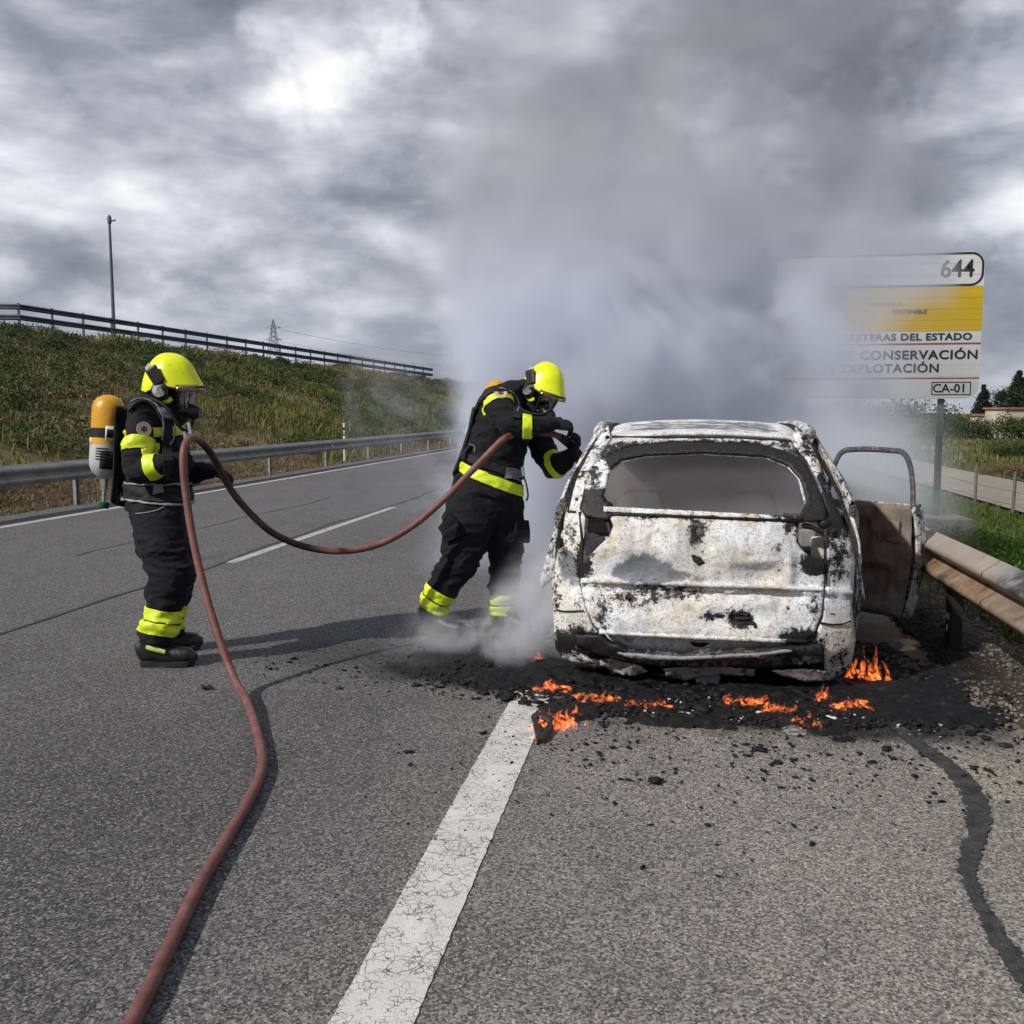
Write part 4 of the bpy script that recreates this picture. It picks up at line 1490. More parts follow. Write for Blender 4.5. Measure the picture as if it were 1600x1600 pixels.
def body_side(s):
    bm = bmesh.new()
    la = bm.verts.layers.float.new('char')
    yy = np.concatenate([np.linspace(.24, 4.45, 60), [4.55, 4.64]])
    rings_ = []
    fine = 14
    for y_ in yy:
        k = station_scale(y_)
        ring_ = []
        for i in range(fine):
            t = i / (fine - 1) * (len(sec) - 1)
            a = min(int(t), len(sec) - 2)
            u = t - a
            hw_ = sec[a][0] * (1 - u) + sec[a + 1][0] * u
            z_ = sec[a][1] * (1 - u) + sec[a + 1][1] * u
            if y_ > 3.0 and z_ > .5:
                z_ -= (z_ - .5) * .28 * min(1, (y_ - 3.0) / 1.5)
            v = bm.verts.new((CARX + s * (hw_ * k + .008 * mnoise.noise(Vector((y_ * 2, z_ * 3, s)))), YB + y_, z_))
            v[la] = .25 + .3 * mnoise.noise(Vector((y_ * 1.5, z_ * 2, s * 4)))
            ring_.append(v)
        rings_.append(ring_)
    for i in range(len(yy) - 1):
        for j in range(fine - 1):
            yc = (yy[i] + yy[i + 1]) / 2
            zc = (rings_[i][j].co.z + rings_[i][j + 1].co.z) / 2
            if any(math.hypot(yc - ya, (zc - .26) * 1.05) < .385 for ya in (.98, 3.78)):
                continue
            if s > 0 and 1.42 < yc < 2.28 and zc > .30:          # the rear door stands open
                continue
            bm.faces.new((rings_[i][j], rings_[i][j + 1], rings_[i + 1][j + 1], rings_[i + 1][j]))
    for q in [q for q in bm.verts if not q.link_faces]:
        bm.verts.remove(q)
    bmesh.ops.recalc_face_normals(bm, faces=bm.faces[:])
    o = bm_obj('side_panel', bm, M_BURNT, car)
    md = o.modifiers.new('thick', 'SOLIDIFY')
    md.thickness = .012
    return o


body_side(-1)
body_side(1)


# roof skin with the sunken panel and dark ditch joints
def roof_z(u, y_):
    edge = float(np.interp(y_, [.50, .7, 1.4, 2.1, 2.7], [1.405, 1.43, 1.475, 1.475, 1.43]))
    return edge + .035 * (1 - u * u) - .04 * max(0, abs(u) - .86) * 4


bm = bmesh.new()
la = bm.verts.layers.float.new('char')
lb = bm.verts.layers.float.new('ash')
ny, nx = 44, 40
grid = []
for i in range(ny + 1):
    y_ = .52 + (2.72 - .52) * i / ny
    hw_ = float(np.interp(y_, [.5, .8, 1.6, 2.7], [.585, .61, .625, .60]))
    rowv = []
    for j in range(nx + 1):
        u = -1 + 2 * j / nx
        z_ = roof_z(u, y_)
        if abs(u) < .76 and .70 < y_ < 1.75:
            z_ -= .014
        z_ += .004 * mnoise.noise(Vector((u * 5, y_ * 4, 1)))
        yj = y_ + (.03 * u * u if i < 6 else 0)
        v = bm.verts.new((CARX + u * hw_, YB + yj, z_))
        v[la] = .10 + .25 * max(0, abs(u) - .85) * 5
        v[lb] = .55 if (abs(u) < .76 and .70 < y_ < 1.75) else .0
        rowv.append(v)
    grid.append(rowv)
for i in range(ny):
    for j in range(nx):
        bm.faces.new((grid[i][j], grid[i][j + 1], grid[i + 1][j + 1], grid[i + 1][j]))
roof = bm_obj('roof', bm, M_BURNT, car)
md = roof.modifiers.new('thick', 'SOLIDIFY')
md.thickness = .02
md.offset = -1
for s in (-1, 1):
    pts = [Vector((CARX + s * float(np.interp(y_, [.5, .8, 1.6, 2.7], [.585, .61, .625, .60])) * .985, YB + y_, roof_z(.97, y_) + .014)) for y_ in np.linspace(.54, 2.6, 16)]
    tube_obj('roof_joint', pts, [(.012, .016)] * 16, M_BLACKSTEEL, car, 6)
    # cant rail, pillars
    rail = [Vector((CARX + s * x_, YB + y_, z_)) for x_, y_, z_ in ((.60, .60, 1.41), (.655, .9, 1.43), (.68, 1.6, 1.455), (.67, 2.2, 1.45), (.64, 2.72, 1.41), (.70, 3.1, 1.20), (.78, 3.52, .95))]
    sp = spline(rail, 6)
    setattr_char(tube_obj('cant_rail', sp, [(.05, .042)] * len(sp), M_BURNTG, car, 10), .15)
    for yy0, yy1 in ((1.38, 1.52), (2.30, 2.36)):
        pts = [Vector((CARX + s * .86, YB + yy0, .93)), Vector((CARX + s * .79, YB + (yy0 + yy1) / 2, 1.2)), Vector((CARX + s * .675, YB + yy1, 1.44))]
        setattr_char(tube_obj('door_pillar', spline(pts, 5), [(.055, .03)] * 11, M_BURNTG, car, 10, Vector((0, 1, 0))), .3)
    pts = [Vector((CARX + s * .855, YB + .42, .955)), Vector((CARX + s * .79, YB + .62, 1.15)), Vector((CARX + s * .665, YB + .86, 1.40))]
    setattr_char(tube_obj('rear_pillar', spline(pts, 5), [(.16, .03)] * 11, M_BURNT, car, 10, Vector((0, 1, 0))), .3)
# floor, bulkhead, dashboard, seat frames, bonnet, front
setattr_char(box_obj('floor_pan', (CARX, YB + 2.1, .235), (1.56, 3.9, .03), M_INNER, car), .3)
setattr_char(box_obj('dashboard', (CARX, YB + 3.2, .86), (1.45, .45, .16), M_INNER, car, None, .05), .4)
bm = bmesh.new()
pts = [(3.45, .93, .80), (3.9, .87, .80), (4.35, .74, .70), (4.62, .55, .60), (4.68, .25, .52)]
gv = []
for y_, z_, hw_ in pts:
    gv.append([bm.verts.new((CARX + hw_ * (-1 + 2 * j / 12), YB + y_, z_ - .05 * (-1 + 2 * j / 12) ** 2)) for j in range(13)])
for i in range(len(pts) - 1):
    for j in range(12):
        bm.faces.new((gv[i][j], gv[i][j + 1], gv[i + 1][j + 1], gv[i + 1][j]))
bon = bm_obj('bonnet', bm, M_BURNTG, car)
bon.modifiers.new('thick', 'SOLIDIFY').thickness = .012
for sx_, y_ in ((-.38, 1.5), (.38, 1.5), (-.38, 2.5), (.38, 2.5)):
    bm = bmesh.new()
    loop = [Vector((CARX + sx_ + a, YB + y_ - .28 * (z_ - .5), z_)) for a, z_ in ((-.2, .35), (-.2, .95), (-.1, 1.02), (.1, 1.02), (.2, .72), (.2, .35))]
    add_tube(bm, loop, [.014] * 6, 6)
    for z_ in (.45, .55, .66):
        add_tube(bm, [Vector((CARX + sx_ - .2, YB + y_ - .28 * (z_ - .5), z_)), Vector((CARX + sx_ + .2, YB + y_ - .28 * (z_ - .5), z_))], [.006, .006], 5)
    for a in (-.2, .2):
        add_tube(bm, [Vector((CARX + sx_ + a, YB + y_ + .04, .25)), Vector((CARX + sx_ + a, YB + y_ + .04, .38)), Vector((CARX + sx_ + a, YB + y_ + .45, .38)), Vector((CARX + sx_ + a, YB + y_ + .45, .25))], [.014] * 4, 6)
    bm_obj('seat_frame', bm, M_BLACKSTEEL, car)
setattr_char(box_obj('fuel_tank', (CARX - .1, YB + 1.4, .16), (1.1, .6, .10), M_CHAR, car, None, .03), .4)
setattr_char(tube_obj('exhaust', [Vector((CARX + .05, YB + .12, .13)), Vector((CARX + .05, YB + .5, .13))], [.07, .07], M_GREYMETAL, car, 14), .1)
tube_obj('exhaust_pipe', spline([Vector((CARX + .05, YB + .5, .13)), Vector((CARX + .2, YB + 1.2, .16)), Vector((CARX + .1, YB + 3, .15))], 5), .03, M_GREYMETAL, car, 8)


def wheel(x, y_):
    """bare rim with scraps of burnt tyre sitting on the road"""
    c = Vector((x, YB + y_, .265))
    bm = bmesh.new()
    prof = [(.16, .10), (.20, .215), (.235, .10), (.235, -.10), (.20, -.11), (.19, .0)]
    n = 28
    rr = [[bm.verts.new(c + Vector((a_ * (1 if x > CARX else -1) * .9, rd * math.cos(2 * math.pi * k / n), rd * math.sin(2 * math.pi * k / n)))) for k in range(n)]
          for rd, a_ in ((.06, .07), (.17, .05), (.205, .10), (.235, .11), (.235, .095), (.21, .08), (.21, -.08), (.235, -.095), (.235, -.11), (.19, -.10), (.19, .02), (.06, .03))]
    for i in range(len(rr) - 1):
        for k in range(n):
            bm.faces.new((rr[i][k], rr[i][(k + 1) % n], rr[i + 1][(k + 1) % n], rr[i + 1][k]))
    w = setattr_char(bm_obj('wheel', bm, M_GREYMETAL, car, True, 40), .15)
    bm = bmesh.new()
    rr = []
    for rd, a_ in ((.238, .10), (.262, .105), (.278, .07), (.278, -.07), (.262, -.105), (.238, -.10)):
        rr.append([bm.verts.new(c + Vector((a_, (rd + (rd - .238) * .5 * mnoise.noise(Vector((k * .9, a_ * 20, x)))) * math.cos(2 * math.pi * k / n), (rd + (rd - .238) * .5 * mnoise.noise(Vector((k * .9, a_ * 20, x))) - .012 * (rd > .25)) * math.sin(2 * math.pi * k / n)))) for k in range(n)])
    for i in range(len(rr) - 1):
        for k in range(n):
            bm.faces.new((rr[i][k], rr[i][(k + 1) % n], rr[i + 1][(k + 1) % n], rr[i + 1][k]))
    setattr_char(bm_obj('tyre', bm, M_CHAR, w), .5)


for s in (-1, 1):
    wheel(CARX + s * .79, .98)
    wheel(CARX + s * .79, 3.78)

# ---- rear door, standing open on the right
dh = Vector((CARX + .875, YB + 2.02, 0))
de = AY(1424, 850, 6.88)
dd = Vector((de.x - dh.x, de.y - dh.y, 0))
DL = dd.length
du = dd.normalized()
dn = Vector((-du.y, du.x, 0))          # outer face is on the far side
if dn.y < 0:
    dn = -dn
door = bpy.data.objects.new('door', None)
COL.objects.link(door)
door.location = dh
door.parent = car
door.matrix_parent_inverse = car.matrix_basis.inverted()


def dpnt(a, b, z):
    return dh + du * a + dn * b + ZV * z


def door_link(o):
    o.parent = door
    o.matrix_parent_inverse = door.matrix_basis.inverted()
    return o


def door_sheet(name, off, z0, z1, mat, bulge, relief, a0=.0, a1=None, char=.0):
    a1 = a1 or DL
    bm = bmesh.new()
    n, m = 22, 22
    g = []
    for i in range(n + 1):
        r_ = []
        for j in range(m + 1):
            a = a0 + (a1 - a0) * i / n
            z = z0 + (z1 - z0) * j / m
            t = (z - z0) / (z1 - z0)
            aa = a - (.05 * (1 - t) ** 2 * DL if i > n / 2 else 0) + .02 * math.sin(t * 3.1) * (i / n)
            b = off + bulge * math.sin(math.pi * min(1, t * .9 + .1)) + relief(a / DL, t)
            r_.append(bm.verts.new(dpnt(aa, b, z)))
        g.append(r_)
    for i in range(n):
        for j in range(m):
            bm.faces.new((g[i][j], g[i + 1][j], g[i + 1][j + 1], g[i][j + 1]))
    o = setattr_char(bm_obj(name, bm, mat, None), char)
    o.modifiers.new('thick', 'SOLIDIFY').thickness = .008
    return door_link(o)


def inner_relief(a, t):
    d = .012 * mnoise.noise(Vector((a * 5, t * 6, 0)))
    if .18 < a < .55 and .50 < t < .86:
        d += .055
    if .20 < a < .80 and .10 < t < .42:
        d += .045
    d -= .02 * math.exp(-((a - .70) / .08) ** 2)
    return d


door_sheet('outer_skin', .10, .14, .93, M_BURNTG, .06, lambda a, t: .006 * mnoise.noise(Vector((a * 6, t * 6, 3))), char=.2)
door_sheet('inner_panel', .015, .14, .93, M_BURNT2, .0, inner_relief, .03, DL - .02)
edge = [dpnt(DL - .05 * (1 - t) ** 2 * DL + .02 * math.sin(t * 3.1), .055 + .05 * math.sin(math.pi * t), .14 + .79 * t) for t in np.linspace(0, 1, 16)]
bm = bmesh.new()
add_tube(bm, edge, [(.062, .020)] * 16, 10, dn)
door_link(setattr_char(bm_obj('door_edge', bm, M_BURNTG, None), .15))
fr = spline([dpnt(.05, .05, .90), dpnt(.09, .05, 1.10), dpnt(.16, .045, 1.265), dpnt(.30, .04, 1.30), dpnt(DL * .72, .035, 1.30), dpnt(DL * .86, .035, 1.285), dpnt(DL * .93, .035, 1.20), dpnt(DL * .955, .05, 1.05), dpnt(DL * .96, .055, .90)], 6)
bm = bmesh.new()
add_tube(bm, fr, [(.011, .020)] * len(fr), 8, dn)
M_FRAME = burnt('blued scorched steel', (.045, .045, .07), (.07, .07, .10), (.04, .042, .07), amount=.02)
door_link(setattr_char(bm_obj('window_frame', bm, M_FRAME, None), -.2))
bm = bmesh.new()
add_box(bm, dpnt(DL - .14, .0, .74), (.11, .035, .15), Matrix.Rotation(math.atan2(du.y, du.x), 3, 'Z'), .01)
door_link(setattr_char(bm_obj('latch_plate', bm, M_BURNT2, None), .0))
for z_ in (.35, .75):
    bm = bmesh.new()
    add_box(bm, dpnt(-.005, .05, z_), (.07, .05, .06), Matrix.Rotation(math.atan2(du.y, du.x), 3, 'Z'), .008)
    door_link(bm_obj('hinge', bm, M_BLACKSTEEL, None))


# ================================================================== FIREFIGHTERS
def cloth(name, col, var=.35, wr=.012, scale=9):
    m, T = material(name)
    n = T.noise(T.pos, 6, 5, .6)
    c = T.ramp(n, [(.3, tuple(q * (1 - var) for q in col)), (.72, tuple(q * (1 + var) for q in col))])
    folds = T.noise(T.mapping(T.pos, (1, 1, 1.9)), scale, 4, .55, .8)
    weave = T.noise(T.pos, 420, 2, .6)
    nb = T.bump(folds, wr, .9)
    pset(T, c, .82, 0, T.bump(weave, .0012, .6, nb), .25)
    T.b.inputs['Sheen Weight'].default_value = .03
    return m


M_NAVY = cloth('navy fire kit', (.0042, .0048, .0076))
M_GLOVE = cloth('black leather glove', (.007, .007, .0075), .4, .004, 30)
M_BOOT = simple('black boot leather', (.008, .008, .009), .45, .4, 14, 0, .003, 60, .5)
M_SOLE = simple('rubber sole', (.012, .012, .012), .8, .4, 20)
M_STRAP = simple('black webbing', (.005, .005, .006), .75, .4, 40, 0, .001, 200)
M_PIPING = simple('grey piping', (.22, .225, .24), .5, .2, 30)


def hi_vis():
    m, T = material('fluorescent tape')
    n = T.noise(T.pos, 10, 4, .6)
    c = T.ramp(n, [(.3, (.50, .62, .015)), (.7, (.66, .80, .02))])
    c = T.mix(T.math('MULTIPLY', T.sstep(T.noise(T.pos, 22, 5, .65), .56, .70), .5), c, (.16, .19, .03))
    pset(T, c, .45, 0, T.bump(T.noise(T.pos, 90, 3, .6), .002), .5)
    return m


def helmet_paint():
    m, T = material('fluorescent helmet')
    n = T.noise(T.pos, 7, 5, .6)
    c = T.ramp(n, [(.3, (.60, .66, .006)), (.7, (.76, .84, .010))])
    c = T.mix(T.math('MULTIPLY', T.sstep(T.noise(T.pos, 30, 5, .7), .58, .68), .4), c, (.25, .22, .03))
    pset(T, c, .32, 0, None, .5)
    return m


M_HIVIS = hi_vis()
M_HELM = helmet_paint()
M_SILVER = simple('silver tape', (.55, .57, .58), .35, .15, 30)
M_MASK = simple('black mask rubber', (.010, .010, .011), .4, .4, 30)
M_METAL = simple('bright fittings', (.55, .55, .55), .3, .2, 30, .9)
M_SKIN = simple('skin', (.36, .21, .145), .55, .12, 30, 0, .001, 80)
M_EYE = simple('eye white', (.6, .6, .58), .2, .05, 10)
M_PUPIL = simple('dark eye', (.02, .012, .008), .15, .2, 10)
M_GREEN = simple('green knob', (.02, .10, .065), .5, .3, 40)


def glass_mat(name, tint, opac, rough=.05):
    m, T = material(name)
    tr = T.new('ShaderNodeBsdfTransparent')
    tr.inputs['Color'].default_value = (*tint, 1)
    gl = T.new('ShaderNodeBsdfGlossy')
    gl.inputs['Roughness'].default_value = rough
    gl.inputs['Color'].default_value = (.8, .8, .82, 1)
    lw = T.new('ShaderNodeLayerWeight')
    lw.inputs['Blend'].default_value = .25
    ms = T.new('ShaderNodeMixShader')
    T.l.new(T.math('ADD', T.math('MULTIPLY', lw.outputs['Fresnel'], .6), opac), ms.inputs[0])
    T.l.new(tr.outputs[0], ms.inputs[1])
    T.l.new(gl.outputs[0], ms.inputs[2])
    T.l.new(ms.outputs[0], T.out.inputs['Surface'])
    return m


M_LENS = glass_mat('mask lens', (.72, .74, .76), .16, .12)
M_VISOR = glass_mat('amber visor', (.80, .62, .30), .12, .15)


def remesh(name, bm, voxel, smooth=6, displace=None):
    """one continuous skin from overlapping closed volumes"""
    me = bpy.data.meshes.new(name)
    bmesh.ops.recalc_face_normals(bm, faces=bm.faces[:])
    bm.to_mesh(me)
    bm.free()
    o = bpy.data.objects.new(name, me)
    COL.objects.link(o)
    md = o.modifiers.new('r', 'REMESH')
    md.mode = 'VOXEL'
    md.voxel_size = voxel
    md.use_smooth_shade = True
    sm = o.modifiers.new('s', 'SMOOTH')
    sm.factor = .5
    sm.iterations = smooth
    bpy.context.view_layer.update()
    dg = bpy.context.evaluated_depsgraph_get()
    out = bpy.data.meshes.new_from_object(o.evaluated_get(dg))
    bpy.data.objects.remove(o)
    bpy.data.meshes.remove(me)
    if displace:
        co = np.empty(len(out.vertices) * 3, np.float32)
        no = np.empty(len(out.vertices) * 3, np.float32)
        out.vertices.foreach_get('co', co)
        out.vertex_normals.foreach_get('vector', no)
        co = co.reshape(-1, 3)
        no = no.reshape(-1, 3)
        d = np.array([displace(Vector(p)) for p in co], np.float32)
        co += no * d[:, None]
        out.vertices.foreach_set('co', co.ravel())
    out.update()
    return out


def wrinkle(p):
    # baggy folds, mostly running across the limbs
    q = Vector((p.x * 7, p.y * 7, p.z * 13))
    r1 = 1 - abs(mnoise.noise(Vector((p.x * 4 + p.z * 3, p.y * 4 - p.z * 2, p.z * 11)))) * 2.2
    r2 = 1 - abs(mnoise.noise(Vector((p.x * 9 - p.z * 5, p.y * 9, p.z * 20)) + Vector((3, 8, 1)))) * 2.2
    k = 1.25 if p.z < .80 else .8
    return k * (.010 * mnoise.noise(q) + .012 * max(0, r1) ** 2 + .008 * max(0, r2) ** 2 - .008)


def slab_of(mesh, p, axis, width, radius, name, mat, parent, off=.005, off2=None):
    """a band that fits the body: the skin between two planes, lifted off a little"""
    axis = axis.normalized()
    bm = bmesh.new()
    bm.from_mesh(mesh)
    for f in [f for f in bm.faces if (f.calc_center_median() - p).length > radius + width + .08]:
        bm.faces.remove(f)
    for v in [v for v in bm.verts if not v.link_faces]:
        bm.verts.remove(v)
    for s in (-1, 1):
        bmesh.ops.bisect_plane(bm, geom=bm.verts[:] + bm.edges[:] + bm.faces[:], plane_co=p + axis * s * width / 2, plane_no=axis * s, clear_outer=True)
    bad = [f for f in bm.faces if ((f.calc_center_median() - p) - axis * (f.calc_center_median() - p).dot(axis)).length > radius]
    for f in bad:
        bm.faces.remove(f)
    for v in [v for v in bm.verts if not v.link_faces]:
        bm.verts.remove(v)
    bm.normal_update()
    for v in bm.verts:
        v.co += v.normal * off
    me = bpy.data.meshes.new(name)
    bm.to_mesh(me)
    bm.free()
    o = link(name, me, mat, parent, True)
    md = o.modifiers.new('t', 'SOLIDIFY')
    md.thickness = .004
    md.offset = 1
    return o


def bvh_of(mesh):
    return BVHTree.FromPolygons([v.co[:] for v in mesh.vertices], [p.vertices[:] for p in mesh.polygons])


def ribbon(name, bvh, px, width, mat, parent, lift=.008, thick=.005, n=6):
    """a strap lying on the body along a line seen in the photograph"""
    hits = []
    pts = spline([Vector((x, y, 0)) for x, y in px], n)
    for q in pts:
        d = ray(q.x, q.y).normalized()
        h, nr, _, _ = bvh.ray_cast(CC, d)
        if h is not None and (not hits or (h - hits[-1][0]).length < .25):
            hits.append((h, nr))
    if len(hits) < 3:
        return None
    nn = [sum((hits[j][1] for j in range(max(0, i - 2), min(len(hits), i + 3))), Vector()).normalized() for i in range(len(hits))]
    pp_ = [sum((hits[j][0] for j in range(max(0, i - 1), min(len(hits), i + 2))), Vector()) / (min(len(hits), i + 2) - max(0, i - 1)) for i in range(len(hits))]
    bm = bmesh.new()
    rows_ = []
    for i in range(len(hits)):
        t = (pp_[min(i + 1, len(hits) - 1)] - pp_[max(i - 1, 0)]).normalized()
        w = t.cross(nn[i]).normalized() * width / 2
        c0 = pp_[i] + nn[i] * lift
        c1 = c0 + nn[i] * thick
        rows_.append([bm.verts.new(q) for q in (c0 - w, c0 + w, c1 + w, c1 - w)])
    for a, b in zip(rows_[:-1], rows_[1:]):
        for k_ in range(4):
            bm.faces.new((a[k_], a[(k_ + 1) % 4], b[(k_ + 1) % 4], b[k_]))
    bm.faces.new(rows_[0][::-1])
    bm.faces.new(rows_[-1])
    return bm_obj(name, bm, mat, parent, False)


def disc_on(name, bvh, px, r, mat, parent, lift=.006):
    d = ray(*px).normalized()
    h, nr, _, _ = bvh.ray_cast(CC, d)
    u, v = frame_along(nr, ZV)
    bm = bmesh.new()
    n = 20
    c = h + nr * lift
    a = [bm.verts.new(c + (u * math.cos(k_ * 2 * math.pi / n) + v * math.sin(k_ * 2 * math.pi / n)) * r) for k_ in range(n)]
    b = [bm.verts.new(q.co + nr * .003) for q in a]
    bm.faces.new(b)
    for k_ in range(n):
        bm.faces.new((a[k_], a[(k_ + 1) % n], b[(k_ + 1) % n], b[k_]))
    o = bm_obj(name, bm, mat, parent, False)
    return o, h, nr, u, v


def hand(name, wrist, point, palm_n, curl, mat, parent, thumb_side=1, scale=1.0, spread=.12):
    """gloved hand: palm, four unequal bent fingers, thumb from the side of the palm"""
    f = point.normalized()
    nrm = (palm_n - f * palm_n.dot(f)).normalized()      # the way the palm faces
    s = f.cross(nrm) * thumb_side
    S = scale
    bm = bmesh.new()
    add_tube(bm, [wrist - f * .05 * S, wrist, wrist + f * .035 * S], [(.036 * S, .030 * S), (.034 * S, .027 * S), (.040 * S, .024 * S)], 12, s, True, True)
    add_tube(bm, [wrist + f * .02 * S, wrist + f * .06 * S, wrist + f * .10 * S], [(.040 * S, .021 * S), (.047 * S, .020 * S), (.045 * S, .017 * S)], 14, s, True, True)
    for k_, (o_, L, r_) in enumerate(((.034, .078, .0125), (.012, .088, .013), (-.011, .082, .0125), (-.033, .064, .0115))):
        b0 = wrist + f * .10 * S + s * o_ * S
        ang = 0
        d = f + s * spread * o_ * 12
        pts = [b0 - f * .02 * S, b0]
        for seg_, frac in enumerate((.46, .30, .24)):
            ang += curl * (1.0, 1.15, .8)[seg_] * (1 + .08 * (k_ - 1.5))
            dirn = (d.normalized() * math.cos(ang) + nrm * math.sin(ang)).normalized()
            pts.append(pts[-1] + dirn * L * frac * S)
        add_tube(bm, pts, [r_ * S * q for q in (1.05, 1.05, 1.0, .95, .85)], 9, None, True, True)
    t0 = wrist + f * .035 * S + s * .040 * S
    t1 = t0 + (f * .55 + s * .62 + nrm * .35).normalized() * .045 * S
    t2 = t1 + (f * .75 + s * .10 + nrm * .65 * (.5 + curl)).normalized() * .034 * S
    t3 = t2 + (f * .70 - s * .25 + nrm * .7 * (.5 + curl)).normalized() * .026 * S
    add_tube(bm, [t0 - s * .012 * S, t0, t1, t2, t3], [.016 * S, .018 * S, .0155 * S, .0145 * S, .012 * S], 9, None, True, True)
    me = remesh(name, bm, .0055, 3)
    return link(name, me, mat, parent, True)


def boot(heel, toe_dir, L, h, parent, tilt=0.0):
    """heel: back of the sole on the ground"""
    f = toe_dir.normalized()
    s = Vector((-f.y, f.x, 0))
    bm = bmesh.new()
    st = [(.00, .032, .115, .036), (.06, .036, .130, .042), (.16, .040, .130, .042), (.30, .043, .122, .040), (.45, .048, .104, .045), (.62, .053, .090, .052), (.78, .054, .086, .053), (.90, .049, .082, .046), (.97, .036, .064, .030)]
    pts, rad = [], []
    for t, w, hh, _ in st:
        pts.append(heel + f * L * t + ZV * (.022 + hh * .55))
        rad.append((hh * .62, w))
    add_tube(bm, pts, rad, 16, ZV, True, True)
    add_tube(bm, [heel + f * L * .22 + ZV * .06, heel + f * L * .20 + ZV * h * .6, heel + f * L * .20 + ZV * h], [(.075, .046), (.066, .050), (.070, .056)], 16, f, True)
    me = remesh('boot', bm, .008, 4)
    b = link('boot', me, M_BOOT, parent, True)
    bm = bmesh.new()
    out = []
    for t, w in ((-.02, .022), (0.04, .036), (.15, .041), (.35, .038), (.55, .050), (.75, .056), (.92, .048), (1.0, .026)):
        out.append((t, w))
    loop = [heel + f * L * t + s * w for t, w in out] + [heel + f * L * t - s * w for t, w in out[::-1]]
    lo = [bm.verts.new(q + ZV * .002) for q in loop]
    hi = [bm.verts.new(q + ZV * .038) for q in loop]
    bm.faces.new(lo[::-1])
    bm.faces.new(hi)
    for i in range(len(lo)):
        j = (i + 1) % len(lo)
        bm.faces.new((lo[i], lo[j], hi[j], hi[i]))
    bmesh.ops.bevel(bm, geom=[e for e in bm.edges], offset=.004, segments=1, affect='EDGES')
    bm_obj('sole', bm, M_SOLE, b, False)
    return b


